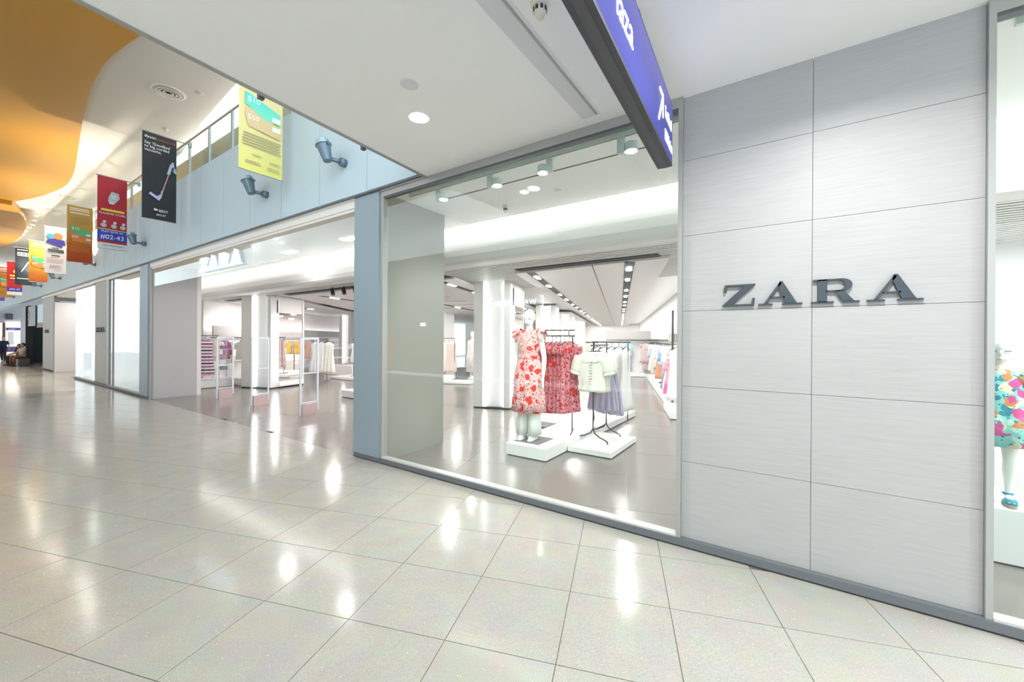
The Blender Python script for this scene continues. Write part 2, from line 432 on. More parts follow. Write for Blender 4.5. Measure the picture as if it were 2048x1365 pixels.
# upper floor slab, wall and glowing cove
struct('floor', MB().box(-58, -3.3, 0, 6, 5.0, 5.26), SOFFIT, 'upper gallery floor slab behind the fascia')
BEIGE = mat('gallery_wall', (0.60, 0.50, 0.37), .7, noise=.05, nscale=.7)
struct('wall_gallery', MB().box(-58, -3.3, 1.6, 1.7, 5.26, 7.62), BEIGE, 'beige wall at the back of the upper gallery')
cove = struct('ceiling', MB().box(-17, -3.3, 1.7, 1.75, 7.5, 8.7), mat('skylight_glow', (1, 1, 1), .5, emit=2.2, ecol=(1.0, .965, .90)), 'glowing skylight cove above the upper gallery')

# ---- high ceiling
arc = [(-17.2, 1.62), (-15.6, 1.40), (-14.47, 1.25), (-13.02, 1.12), (-11.28, .98), (-9.2, .86), (-6, .75), (-3.3, .75)]
struct('ceiling', MB().prism([(-58, 1.62)] + arc + [(-3.3, -9), (-58, -9)][::1], ZT, ZT + .25), mat('high_ceiling', (0.56, 0.55, 0.515), .75, noise=.02, nscale=.6), 'cream high ceiling over the atrium with a curved edge')
wave = [(-3.3, -.6), (-7, -.62), (-10.2, -.78), (-11.19, -.9), (-11.99, -1.0), (-12.88, -1.07), (-14.33, -1.03), (-16.45, -.84), (-18.87, -.56), (-21.74, -.22), (-23.4, -.08), (-24.8, -.05), (-26.2, -.2), (-27.78, -.48), (-29.8, -1.02)]
wave2 = [(-29.6, -1.05), (-31.72, -.55), (-33.3, -.28), (-35.03, -.12), (-37, -.03), (-38.72, 0), (-41.4, -.08), (-44.35, -.26), (-50, -.6), (-58, -.9)]
def smooth_line(pts, n=5):
    out = []
    for i in range(len(pts) - 1):
        p0 = pts[max(i - 1, 0)]; p1 = pts[i]; p2 = pts[i + 1]; p3 = pts[min(i + 2, len(pts) - 1)]
        for k in range(n):
            t = k / n
            out.append(tuple(.5 * (2 * p1[c] + (p2[c] - p0[c]) * t + (2 * p0[c] - 5 * p1[c] + 4 * p2[c] - p3[c]) * t * t + (3 * p1[c] - p0[c] - 3 * p2[c] + p3[c]) * t ** 3) for c in (0, 1)))
    return out + [pts[-1]]
GOLD = mat('gold_ceiling', (0.44, 0.21, 0.012), .5, noise=.14, nscale=.35, nstretch=(.5, 1.5, 1))
gold = struct('ceiling', MB().prism(smooth_line(wave) + [(-29.8, -9), (-3.3, -9)], ZT - .1, ZT - .004), GOLD, 'golden wave edged ceiling panel nearest the walkway')
struct('ceiling', MB().prism(smooth_line(wave2) + [(-58, -9), (-29.6, -9)], ZT - .3, ZT - .004), GOLD, 'golden wave edged ceiling panel at the far end')

# ---- shop front
yF = -.05
b1 = MB().box(-4.93, 4.0, -.045, .02, .014, .069); b1.box(-4.93, 4.0, -.02, .02, -.002, .014)
struct('baseboard_front', b1, BAND, 'dark grey metal plinth band under the window and stone wall')
b2 = MB().box(-22.95, -13.9, -.045, .02, .014, .069); b2.box(-22.95, -13.9, -.02, .02, -.002, .014)
struct('baseboard_left', b2, BAND, 'dark grey metal plinth band under the far windows')
def pillar(x0, x1, label):
    p = struct('wall_pillar', MB().box(x0, x1, yF, .03, .069, ZC), BLUEP, label)
    return p
pillar(-4.93, -4.40, 'blue grey metal pillar between the entrance and the big window')
pillar(-14.6, -13.9, 'blue grey metal pillar at the far side of the entrance')
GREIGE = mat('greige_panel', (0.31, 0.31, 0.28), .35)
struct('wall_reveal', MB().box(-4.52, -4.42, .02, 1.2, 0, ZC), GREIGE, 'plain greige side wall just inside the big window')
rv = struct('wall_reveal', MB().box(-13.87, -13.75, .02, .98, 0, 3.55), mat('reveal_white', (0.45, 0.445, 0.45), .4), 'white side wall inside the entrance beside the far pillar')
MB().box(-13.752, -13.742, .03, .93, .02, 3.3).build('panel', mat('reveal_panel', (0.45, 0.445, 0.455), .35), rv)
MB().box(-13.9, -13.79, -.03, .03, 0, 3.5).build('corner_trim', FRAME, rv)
struct('wall_reveal', MB().box(-27.75, -27.56, .03, .95, 0, 3.2), PINKW, 'white side wall inside the farther entrance')
LINT = mat('lintel_cream', (0.92, 0.89, 0.85), .5)
lm = MB().box(-13.9, -4.93, -.02, .2, 3.47, ZC); lm.box(-13.9, -4.93, .0, .05, 3.43, 3.47)
struct('trim_2', lm, LINT, 'cream lintel above the shop entrance')
struct('trim_3', MB().box(-30.4, -13.9, -.03, .15, 3.50, ZC), LINT, 'cream lintel above the far windows')

def window(name, label, x0, x1, z0, z1, splits, fl=.06, fr=.033, ft=.085, fbm=.016, parent=None):
    w = thing(name, label, 'window', ((x0 + x1) / 2, 0, z0)); del w['category']; w['kind'] = 'structure'
    if fl: MB().box(x0, x0 + fl, -.03, .05, z0, z1).build('frame_side', FRAME, w)
    if fr: MB().box(x1 - fr, x1, -.03, .05, z0, z1).build('frame_side', FRAME, w)
    if ft:
        MB().box(x0 + fl, x1 - fr, -.03, .05, z1 - ft, z1).build('frame_top', FRAME, w)
        MB().box(x0 + fl, x1 - fr, -.02, .04, z1 - ft - .02, z1 - ft).build('frame_bead', FRAMED, w)
    if fbm: MB().box(x0 + fl, x1 - fr, -.035, .05, z0, z0 + fbm).build('frame_bottom', mat('sill_metal', (.62, .63, .62), .35, .3), w)
    xs = [x0 + fl] + list(splits) + [x1 - fr]
    for a, b in zip(xs[:-1], xs[1:]):
        MB().box(a + .003, b - .003, .0, .012, z0 + fbm, z1 - ft).build('pane', GLASS, w)
    return w
window('window_1', 'big shop window with one glass joint showing the floral dresses', -4.40, -.664, .069, ZC, [-2.49])
window('window_2', 'shop window at the right edge with the child mannequin', .966, 4.0, .069, ZC, [2.6], fl=.03)
window('window_3', 'far shop window beside the blue grey pillar', -18.14, -14.6, .069, 3.50, [-16.1], fl=.2, fr=.02, ft=.03)
window('window_4', 'farthest frameless shop window left of the stone pier', -22.95, -19.86, .069, 3.50, [], fl=.0, fr=.0, ft=.03)
tw = thing('window_5', 'glass transom above the shop entrance', 'window', (-9.3, 0, 2.97)); del tw['category']; tw['kind'] = 'structure'
for a, b in ((-13.75, -7.99), (-7.985, -4.93)): MB().box(a, b, .01, .02, 2.97, 3.44).build('pane', GLASS, tw)

def stone_wall(label, xs, rows, yb=.25):
    w = struct('wall_stone', MB().box(xs[0], xs[-1], .022, yb, rows[0], rows[-1]), mat('stone_joint', (.25, .25, .24), .8), label)
    for a, b in zip(xs[:-1], xs[1:]):
        for z0, z1 in zip(rows[:-1], rows[1:]):
            MB().box(-(b - a) / 2 + .0013, (b - a) / 2 - .0013, 0, .022, .0013, z1 - z0 - .0013).build('panel', STONE, w).location = ((a + b) / 2, 0, z0)
    return w
ROWS = [.069, .6746, 1.2746, 1.8746, 2.4746, 3.0746, ZC]
stone_wall('pale striated stone wall with dark lettering', [-.664, .1686, .966], ROWS)
stone_wall('narrow stone pier with small lettering between the far windows', [-19.86, -18.14], ROWS[:-1] + [3.5])
stone_wall('farthest stone pier beyond the second entrance', [-30.4, -28.9, -27.6], ROWS[:-1] + [3.5], .2)

# ---- inside the shop: front ceiling, bulkhead, slats, rafts, walls
fc = MB().box(-4.42, 4.6, .05, 1.8, ZC, ZC + .1)
struct('ceiling', fc, SOFFIT, 'white ceiling just inside the shop windows')
struct('ceiling', MB().box(-17.5, -4.42, .2, 1.8, ZC, ZC + .1), mat('entrance_ceiling', (.78, .75, .72), .3), 'pale ceiling just inside the shop entrance')
prof = [(2.3, 2.97), (2.06, 2.97), (2.0, 2.985), (1.965, 3.03), (1.95, 3.12), (1.95, 3.26), (1.962, 3.40), (1.985, 3.52), (2.02, 3.62), (2.3, 3.62)]
bk = MB().loft([[Vector((x, y, z)) for y, z in prof] for x in (-17.5, 4.6)])
struct('wall_bulkhead', bk, WHITE, 'rounded white bulkhead lit from a cove behind the windows')
struct('trim_4', MB().box(-17.5, 4.6, 1.80, 2.0, 3.615, 3.64), mat('cove_strip', (1, 1, 1), .5, emit=1.5, ecol=(1, .99, .96)), 'glowing cove strip above the rounded bulkhead')
struct('ceiling', MB().prism([(-30, 2.0), (4.6, 2.0), (4.6, 14), (-8, 36), (-30, 36)], 3.10, 3.2), WHITE, 'white main ceiling inside the shop')
sl = struct('ceiling', MB().box(-17.5, 4.6, 2.06, 5.6, 3.014, 3.03), mat('slat_gap_shade', (.10, .10, .095), .7), 'white slatted ceiling behind the bulkhead')  # backing painted dark for the shade between the slats
sm = MB().box(-17.5, 4.6, 0, .058, 3.0, 3.010).mesh('slat', SLATM)
for k in range(30): obj('slat', sm, sl, (0, 2.10 + k * .115, 0))
SLOT = mat('light_slot', (.05, .05, .05), .6)
SLAMP = mat('slot_lamp', (1, 1, 1), .5, emit=175, ecol=(1, .965, .94))
RAFT = mat('raft_white', (.82, .79, .78), .6)
B2 = Vector((-SA_, CA, 0))
C38 = Vector((-.616, .788, 0))
def raft(label, poly, slots, lamps=1.15):
    r = struct('ceiling', MB().prism([(p[0], p[1]) for p in poly], 2.95, 2.995), RAFT, label)
    for (a, b0, b1) in slots:
        MB().abox(a - .085, a + .085, b0, b1, 2.944, 2.96).build('light_slot', SLOT, r)
        b = b0 + .45; k = 0
        while b < b1 - .3:
            ln = .30 if k % 3 else .42
            MB().abox(a - .038, a + .038, b, b + ln * .9, 2.938, 2.95).build('lamp', SLAMP, r); b += lamps * (1 if k % 2 else .75); k += 1
    return r
def ext(p, d, n): return (p[0] + d.x * n, p[1] + d.y * n)
p0, p1 = (-4.43, 3.23), (-1.48, 3.23)
r1 = raft('long white ceiling raft with two lamp slots seen through the big window', [p0, p1, ext(p1, B2, 30.3), ext(p0, B2, 29.3)], [(-2.80, 4.40, 33.5), (-.96, 3.75, 33.5)], 1.9)
MB().abox(-1.60, -1.585, 3.95, 33.5, 2.944, 2.96).build('groove', SLOT, r1)
MB().box(-4.30, -1.62, 3.02, 3.23, 2.985, 3.0).build('trough_shade', TROUGH_SHADE, r1)  # flat dark strip paints the shaded gap in front of the raft
p0, p1 = (-12.9, 3.08), (-5.92, 3.08)
r2 = raft('wide white ceiling raft above the middle of the shop', [p0, p1, ext(p1, B2, 14), ext(p0, C38, 12)], [(-5.05, 5.1, 18), (-7.6, 6.0, 18), (-10.1, 7.2, 17)], 2.2)
MB().box(-12.8, -6.0, 2.88, 3.08, 2.985, 3.0).build('trough_shade', TROUGH_SHADE, r2)
for a in (-4.66,): MB().abox(a - .03, a + .03, 4.95, 20, 2.99, 3.0).build('trough_shade', TROUGH_SHADE, r2)
for b in (8.2, 9.6, 11.0, 12.4): MB().abox(-9.6, -6.2, b, b + .02, 2.944, 2.96).build('groove', SLOT, r2)
p0, p1 = (-17.1, 3.0), (-13.5, 3.0)
r3 = raft('small white ceiling raft above the left side of the shop', [p0, p1, ext(p1, C38, 9), ext(p0, C38, 9)], [(-14.6, 8.6, 12)], 1.5)
MB().box(-17.0, -13.6, 2.84, 3.0, 2.985, 3.0).build('trough_shade', TROUGH_SHADE, r3)

raft('added lamp raft that brightens the far end of the middle aisle', [W(-8.5, 16.2)[:2], W(-3.4, 16.2)[:2], W(-3.4, 33.5)[:2], W(-8.5, 33.5)[:2]], [(-4.2, 20.2, 33), (-6.6, 20.2, 33)], 2.4)  # raft and lamps put in to brighten the back of the shop
def lined_wall(name, label, P, D, L, N, rail=True, z1=1.68, z2=2.06, h=3.1):
    """wall along D from P, facing N: pelmet, glowing ledge, hanging rail"""
    P = Vector(P); D = Vector(D).normalized(); N = Vector(N).normalized()
    M = Matrix(((D.x, N.x, 0, P.x), (D.y, N.y, 0, P.y), (0, 0, 1, 0), (0, 0, 0, 1)))
    w = struct(name, MB().box(0, L, -.12, 0, 0, h, M), PINKW, label)
    MB().box(0, L, .30, .34, z1, z2, M).build('pelmet', mat('pelmet', (.48, .46, .455), .5), w)
    if h > 2.5: MB().box(0, L, .02, .28, z2 - .10, z2 - .08, M).build('glow_strip', GLOW, w)
    MB().box(0, L, .24, .29, z1 - .06, z1 - .03, M).build('hanging_rail', BLACK, w)
    return w, M
wr, MR = lined_wall('wall_right', 'white display wall along the right aisle of the shop', W(.55, 5.6), B2, 28.3, W(-1, 0))
wb, MBK = lined_wall('wall_back', 'short white display wall at the end of the right aisle', W(-1.75, 16.0), W(1, 0), 2.3, W(0, -1), h=2.06)
struct('wall_end', MB().abox(-16, 3, 34.0, 34.1, 0, 3.1), PINKW, 'white wall at the far back of the shop')
wl, ML = lined_wall('wall_left', 'white display wall along the left side of the shop', (-17.0, 2.2, 0), C38, 17, (-.788, -.616) if False else (.788, .616))
struct('wall_left', MB().box(-17.6, -17.4, .0, 2.4, 0, 3.6), PINKW, 'plain white end wall beside the entrance')
struct('wall_display', MB().box(-.6, 4.6, 4.9, 5.0, 0, 3.1), mat('display_white', (.80, .785, .78), .6), 'white wall behind the child mannequin display')
struct('wall_side', MB().box(4.55, 4.65, 0, 5, 0, 3.6), PINKW, 'white side wall at the right end of the shop')
# far shops on the same side
struct('wall_far', MB().box(-30.4, -23.0, 3.0, 3.1, 0, 3.5), PINKW, 'pale wall inside the second entrance')
struct('ceiling', MB().box(-30.4, -17.5, .1, 3.1, 3.45, 3.5), SOFFIT, 'pale ceiling inside the far windows')
struct('wall_far', MB().box(-17.4, -13.76, .98, 1.08, 0, 3.5), mat('window_back', (.72, .72, .69), .6), 'pale back wall of the far window display')
struct('wall_far', MB().box(-23.0, -17.6, 2.6, 2.7, 0, 3.5), mat('window_back2', (.55, .60, .58), .6), 'pale green back wall of the farthest window display')

area('far_entrance_fill', (-25.3, .9, 3.44), 3.5, .8, 26, 0, (1, .97, .95))  # fill light added to brighten the second entrance, no fixture modelled
area('far_window_light', (-15.8, .5, 3.44), 2.6, .3, 5, 0, (1, .99, .95))
area('far_window_light', (-21.2, 1.2, 3.44), 2.6, .8, 7, 0, (.95, 1, .98))

struct('floor', MB().box(-58, -28, -.03, 6, -.06, -.001), mat('far_floor', (.42, .40, .38), .3), 'pale floor inside the farthest shops')
area('display_fill', (2.6, .9, 3.575), 2.2, .12, 45, 0, (.97, .99, 1))  # two added fill lights that whiten the child mannequin display
area('display_fill', (2.0, 3.2, 2.99), 2.2, .3, 45, 0, (1, .97, .96))
DOWN_W = 20
UP_W = 85
# ================================================================ signs, banners and fittings of the mall
LZ = [[(0, 0), (1.29, 0), (1.32, .36), (1.23, .36), (1.2, .085), (.42, .085), (1.33, .96), (1.33, 1), (.10, 1), (.08, .66), (.17, .66), (.2, .915), (.9, .915), (0, .04)]]
LA = [[(0, 0), (.54, 0), (.54, .065), (0, .065)], [(.90, 0), (1.62, 0), (1.62, .065), (.90, .065)], [(.20, .05), (.32, .05), (.88, .96), (.80, 1.0)],
      [(1.03, .05), (1.43, .05), (.90, 1.04), (.80, 1.04), (.74, .84)], [(.44, .30), (1.0, .30), (.98, .365), (.48, .365)]]
def _bowl():
    out = [(.5, 1.0)] ; inn = []
    for k in range(13):
        t = PI / 2 - PI * k / 12
        out.append((1.02 + .34 * math.cos(t) * .98, .735 + .265 * math.sin(t)))
        inn.append((.92 + .20 * math.cos(t), .735 + .205 * math.sin(t)))
    quads = [[(.5, .935), (.95, .94), (1.02, 1.0), (.06, 1.0), (.06, .935)], [(.5, .47), (1.02, .47), (.92, .53), (.5, .53)]]
    for k in range(12): quads.append([inn[k], inn[k + 1], out[k + 2], out[k + 1]])
    return quads
LR = [[(0, 0), (.76, 0), (.76, .065), (0, .065)], [(.22, .03), (.54, .03), (.54, .98), (.22, .98)], [(.80, .50), (1.08, .50), (1.42, .05), (1.05, .05)], [(1.05, 0), (1.58, 0), (1.58, .065), (1.05, .065)]] + _bowl()
WORD = [(LZ, 0.0), (LA, 1.456), (LR, 3.375), (LA, 5.175)]
def zara(label, x0, z0, h, y0, y1, mats, wide=1.0, name='shop_sign'):
    t = thing(name, label, 'sign', (x0 + 3.3 * h * wide, y1, z0))
    for polys, ox in WORD:
        m = MB()
        M = Matrix(((h * wide, 0, 0, x0 + ox * h * wide), (0, 0, 1, 0), (0, h, 0, z0), (0, 0, 0, 1)))
        for p in polys:
            q = p if sum(p[i][0] * p[(i + 1) % len(p)][1] - p[(i + 1) % len(p)][0] * p[i][1] for i in range(len(p))) > 0 else p[::-1]
            m.prism(q, y0, y1, M)
        o = m.build('letter', mats, t)
        if len(mats) > 1:
            for f in o.data.polygons: f.material_index = 0 if f.normal.y < -.9 else 1
    return t
SIGND = mat('letter_charcoal', (.045, .06, .075), .45)
zara('dark slab serif letters on the pale stone wall', -.377, 1.898, .16, -.022, 0, [SIGND])
zara('small dark letters on the narrow stone pier', -19.66, 1.79, .165, -.02, 0, [SIGND])
zara('tiny dark letters on the farthest stone pier', -29.8, 1.80, .16, -.02, 0, [SIGND])
zara('glowing white letters hung above the shop entrance', -10.41, 3.04, .285, -.06, .0, [mat('letter_glow', (1, 1, 1), .4, emit=2.6, ecol=(.93, .98, 1)), mat('letter_side', (.55, .78, .95), .4, emit=.35)])

# ---- hanging direction sign
sg = thing('direction_sign', 'long blue lightbox direction sign hung from the soffit', 'sign', (-.70, -.225, 2.965), math.radians(2.7))
SM = Matrix.Translation((-.70, -.225, 2.965)) @ Matrix.Rotation(math.radians(2.7), 4, 'Z')
L_, H_ = 2.7, .465
MB().box(-.105, 0, -L_, 0, 0, .02, SM).build('underside', mat('sign_under', (.05, .053, .065), .5), sg)
MB().box(-.075, -.03, -L_, -.002, -.003, .0, SM).build('underside_cover', mat('sign_cover', (.07, .07, .08), .5), sg)
MB().box(-.10, -.005, -L_ + .005, -.004, .02, H_ - .012, SM).build('body', mat('sign_body', (.11, .115, .22), .5), sg)
fm = ramp_mat('sign_face', [(0, (.030, .032, .24)), (.55, (.055, .060, .33)), (1, (.125, .11, .42))], axis=2, lo=2.98, hi=3.43, rough=.3, emit=.16)
MB().box(-.005, 0, -L_, 0, .02, H_, SM).build('face', fm, sg)
MB().box(-.105, -.10, -L_, 0, .02, H_, SM).build('face', fm, sg)
MB().box(-.105, 0, -L_, 0, H_ - .012, H_, SM).build('top_cover', mat('sign_body', (.11, .115, .22), .5), sg)
for y in (-.82, -2.2):
    MB().box(-.058, -.044, y - .022, y + .022, H_, ZC - 2.965, SM).build('hanger', FRAME, sg)
MB().lathe([(.006, -.006), (.006, .004)], 10, SM @ Matrix.Translation((-.03, -.62, 0))).build('screw', BLACK, sg)
LW = mat('sign_letters', (1, 1, 1), .4, emit=1.6, ecol=(1, 1, 1))
def stext(body, y, z, size, sx=1.0, bold=.004):
    me = text_mesh(body, size, .001, 'LEFT', bold, sx); me.transform(SM @ Matrix.Translation((.001, y, z)) @ RX.to_4x4()); me.materials.clear(); me.materials.append(LW); obj('lettering', me, sg)
stext('The Plaza', -1.92, .17, .22, .92)
stext('Taxi Stand', -.285, .245, .115, .50, .003)
stext('MRT Station', -.285, .085, .115, .46, .003)
ar = MB()
Ma = SM @ Matrix.Translation((.001, -.42, .23)) @ RX.to_4x4()
for p, q in (((-.075, -.10), (.055, .11)), ((.06, .115), (-.05, .115)), ((.06, .115), (.06, -.03))):
    d = Vector((q[0] - p[0], q[1] - p[1])).normalized(); n = Vector((-d.y, d.x)) * .011
    ar.prism([(p[0] - n.x, p[1] - n.y), (q[0] - n.x, q[1] - n.y), (q[0] + n.x, q[1] + n.y), (p[0] + n.x, p[1] + n.y)], 0, .002, Ma)
ar.build('arrow', LW, sg)

# ---- soffit fittings
BRIGHT = mat('bright_lamp', (1, 1, 1), .5, emit=30, ecol=(1, 1, .97))
for i, (x, y) in enumerate(((-2.656, -.974), (.35, -1.25), (3.2, -1.25), (3.4, -3.9))):
    dl = thing('downlight', ['lit round downlight in the white soffit', 'round soffit downlight in front of the stone wall', 'round soffit downlight in front of the child mannequin window', 'round soffit downlight behind the camera on the right'][i], 'light', (x, y, ZC), 0, None if i == 0 else 'further soffit downlights')
    T = Matrix.Translation((x, y, ZC))
    MB().lathe([(.075, -.004), (.088, -.006), (.092, 0), (.07, .02)], 24, T).build('ring', GLOSSW, dl)
    MB().lathe([(.072, -.008), (.072, -.002)], 24, T).build('lamp', BRIGHT, dl)
    d = bpy.data.lights.new('downlight_beam', 'AREA'); d.shape = 'DISK'; d.size = .13; d.energy = DOWN_W; d.spread = math.radians(148); d.color = (1, .99, .96)
    o = bpy.data.objects.new('downlight_beam', d); COL.objects.link(o); o.location = (x, y, ZC - .012)
tag(MB().lathe([(.07, -.005), (.07, 0)], 24, Matrix.Translation((-2.369, -1.337, ZC))).build('cover_plate', mat('plate_white', (.74, .76, .76), .5)), 'round white cover plate in the soffit near the downlight', 'cover plate')
def smoke(x, y, z, label, r=.055):
    s = thing('smoke_detector', label, 'detector', (x, y, z))
    T = Matrix.Translation((x, y, z))
    CR = mat('detector_cream', (.76, .74, .62), .5)
    MB().lathe([(r * .9, 0), (r, -.012), (r, -.03), (r * .75, -.04)], 20, T).build('base', CR, s)
    hd = MB().lathe([(r * .62, -.04), (r * .66, -.075), (r * .4, -.10), (r * .1, -.105)], 18, T).build('head', CR, s)
    for k in range(8):
        t = 2 * PI * k / 8
        MB().box(-.008, .008, -.004, .004, -.07, -.048, T @ Matrix.Rotation(t, 4, 'Z') @ Matrix.Translation((0, r * .64, 0))).build('slot', BLACK, hd)
    return s
smoke(-1.16, -1.44, ZC, 'cream smoke detector on the soffit at the top edge')
smoke(-3.34, 1.333, ZC, 'small white smoke detector on the shop ceiling behind the window', .04)
sv = thing('air_slot', 'long recessed air slot in the soffit', 'vent', (-1.38, -1.2, ZC))
MB().box(-1.47, -1.30, -2.9, -.16, ZC - .003, ZC + .0).build('channel', mat('slot_grey', (.70, .74, .76), .5), sv)
MB().box(-1.34, -1.325, -2.9, -.18, ZC - .010, ZC - .003).build('fin', mat('slot_fin', (.42, .42, .40), .5), sv)
MB().box(-1.315, -1.298, -2.9, -.16, ZC - .006, ZC - .003).build('edge', mat('slot_edge', (.80, .81, .80), .5), sv)

# ---- spot lamps on the fascia
FIX = mat('fixture_grey', (.16, .23, .29), .38, .45)
FIXL = mat('fixture_rim', (.32, .45, .54), .35, .45)
def fascia_lamp(x, z, label):
    t = thing('wall_spotlight', label, 'lamp', (x, -.08, z), 0, 'spot lamps on the fascia')
    mnt = MB()
    Mw = Matrix.Rotation(PI / 2, 4, 'X')
    mnt.lathe([(.058, 0), (.058, .075), (.045, .085)], 18, Mw)
    obj('wall_mount', mnt.mesh('wall_mount', FIX, True), t, local=True)
    arm = MB().tube([(0, -.06, 0), (-.02, -.12, .0), (-.05, -.2, .01)], .028, 10)
    obj('arm', arm.mesh('arm', FIX, True), t, local=True)
    Mb = Matrix.Translation((-.065, -.235, .015)) @ Matrix.Rotation(math.radians(-13), 4, 'Y') @ Matrix.Rotation(math.radians(9), 4, 'X')
    bd = obj('lamp_body', MB().lathe([(.052, -.055), (.058, -.05), (.092, .16), (.098, .165), (.102, .175)], 22, Mb).mesh('lamp_body', FIX, False), t, local=True)
    obj('rim', MB().lathe([(.108, .168), (.108, .182), (.084, .185), (.084, .235), (.078, .24)], 22, Mb).mesh('rim', FIXL, False), t, local=True)
    obj('clip', MB().box(.098, .112, -.015, .015, .135, .18, Mb).mesh('clip', FIX), bd, local=True)
    return t
LF = ['nearest grey spot lamp on the fascia right of the yellow voucher banner', 'grey spot lamp on the fascia just below the yellow voucher banner', 'third grey spot lamp on the fascia beside the red banner',
      'fourth grey spot lamp on the fascia beside the orange banner', 'fifth grey spot lamp on the fascia beside the white banner', 'sixth grey spot lamp on the far fascia below the black banner', 'farthest grey spot lamp on the fascia']
l0 = fascia_lamp(-5.11, 4.10, LF[0])
for x, l in zip((-7.36, -13.96, -19.35, -25.3, -30.0, -40.0), LF[1:]): copy_thing(l0, (x, -.08, 4.10), 0, l)
for x in (-19.35, -25.3, -30.0, -40.0):                    # the lamps are uplighters: their beams wash the high ceiling
    d = bpy.data.lights.new('uplight_beam', 'SPOT'); d.energy = UP_W * 4; d.spot_size = 2.3; d.spot_blend = 1.0; d.shadow_soft_size = .07; d.color = (1, .9, .72)
    o = bpy.data.objects.new('uplight_beam', d); COL.objects.link(o); o.location = (x - .12, -.34, 4.375); o.rotation_euler = (PI - .25, 0, 0)

# ---- glass balustrade of the upper gallery
bal = thing('balustrade', 'glass balustrade with slim posts along the upper gallery', 'railing', (-20, -.03, 5.28))
MB().tube([(-58, -.05, 6.05), (-3.4, -.05, 6.05)], .022, 8).build('handrail', mat('rail_bronze', (.40, .33, .25), .4, .3), bal)
POST = mat('post_metal', (.40, .47, .48), .4, .3)
pmh = MB().box(-.03, .03, -.07, -.03, 5.26, 6.03).mesh('post', POST)
gmh = MB().box(.06, 1.06, -.056, -.044, 5.27, 6.0).mesh('glass_panel', GLASSB)
for k in range(34):
    x = -4.45 - 1.095 * k
    if x < -45: break
    obj('post', pmh, bal, (x, 0, 0)); obj('glass_panel', gmh, bal, (x - 1.12 + .03, 0, 0))
# ---- banners
def banner(x, w, z0, z1, label, m, y1=-.30):
    t = thing('banner', label, 'banner', (x, y1 - w / 2, z0), 0, 'advertising banners hung along the fascia')
    mb = MB(); n = 9; rows = 7
    for s, ofs in ((1, .003), (-1, -.003)):
        vs = []; fs = []
        for j in range(rows):
            for i in range(n):
                u = i / (n - 1); v = j / (rows - 1)
                vs.append((x + ofs + .012 * math.sin(u * 5 + v * 2 + x) * (1 - v) * .6, y1 - w * (1 - u), z0 + (z1 - z0) * v))
        for j in range(rows - 1):
            for i in range(n - 1): fs.append((j * n + i, j * n + i + 1, (j + 1) * n + i + 1, (j + 1) * n + i))
        mb.add(vs, fs)
    mb.build('cloth', m, t, True)
    MB().tube([(x, y1 - w - .03, z1), (x, -.06, z1)], .012, 8).build('pole', FRAME, t)
    MB().tube([(x, y1 - w - .01, z0), (x, y1 + .01, z0)], .008, 8).build('bottom_rod', FRAME, t)
    MB().box(x - .03, x + .03, -.09, -.03, z1 - .05, z1 + .05).build('bracket', FRAME, t)
    return t
class BN:                                                # flat print on a banner: s from its left edge, t from its bottom
    def __init__(s, t, x, w, z0, z1, y1=-.30): s.t = t; s.x = x + .022; s.y0 = y1 - w; s.w = w; s.z0 = z0; s.h = z1 - z0
    def poly(s, pts, m, name='print', d=0.0):
        M = Matrix.Translation((s.x + d, s.y0, s.z0)) @ RX.to_4x4()
        q = [(p[0] * s.w, p[1] * s.h) for p in pts]
        if sum(q[i][0] * q[(i + 1) % len(q)][1] - q[(i + 1) % len(q)][0] * q[i][1] for i in range(len(q))) < 0: q = q[::-1]
        MB().prism(q, 0, .002, M).build(name, m, s.t)
    def rect(s, a, b, c, d, m, name='print', e=0.0): s.poly([(a, c), (b, c), (b, d), (a, d)], m, name, e)
    def disc(s, cx, cy_, r, m, ry=None, d=0.0):
        ry = ry or r
        s.poly([(cx + r * math.cos(2 * PI * k / 20), cy_ + ry * s.w / s.h * math.sin(2 * PI * k / 20)) for k in range(20)], m, 'print', d)
    def text(s, body, a, t, size, m, sx=1.0, align='LEFT', bold=0.001, d=.003):
        text(body, size, (s.x + d, s.y0 + a * s.w, s.z0 + t * s.h), RX, m, s.t, .001, align, bold, sx)
    def lines(s, a, b, tops, th, m, d=.002):
        for t in tops: s.rect(a + random.uniform(0, .04), b - random.uniform(0, .06), t, t + th, m, 'text_line', d)
PW = mat('print_white', (.85, .86, .88), .6); PK = mat('print_black', (.02, .02, .025), .6); PGY = mat('print_grey', (.35, .32, .25), .6)
PTEAL = ramp_mat('print_teal', [(0, (.25, .75, .50)), (1, (.02, .62, .66))], axis=2, lo=4.85, hi=5.3)
PYEL = mat('print_yellow', (.85, .62, .06), .6); PORG = mat('print_orange', (.75, .25, .06), .6)
Z0, Z1 = 4.06, 5.86
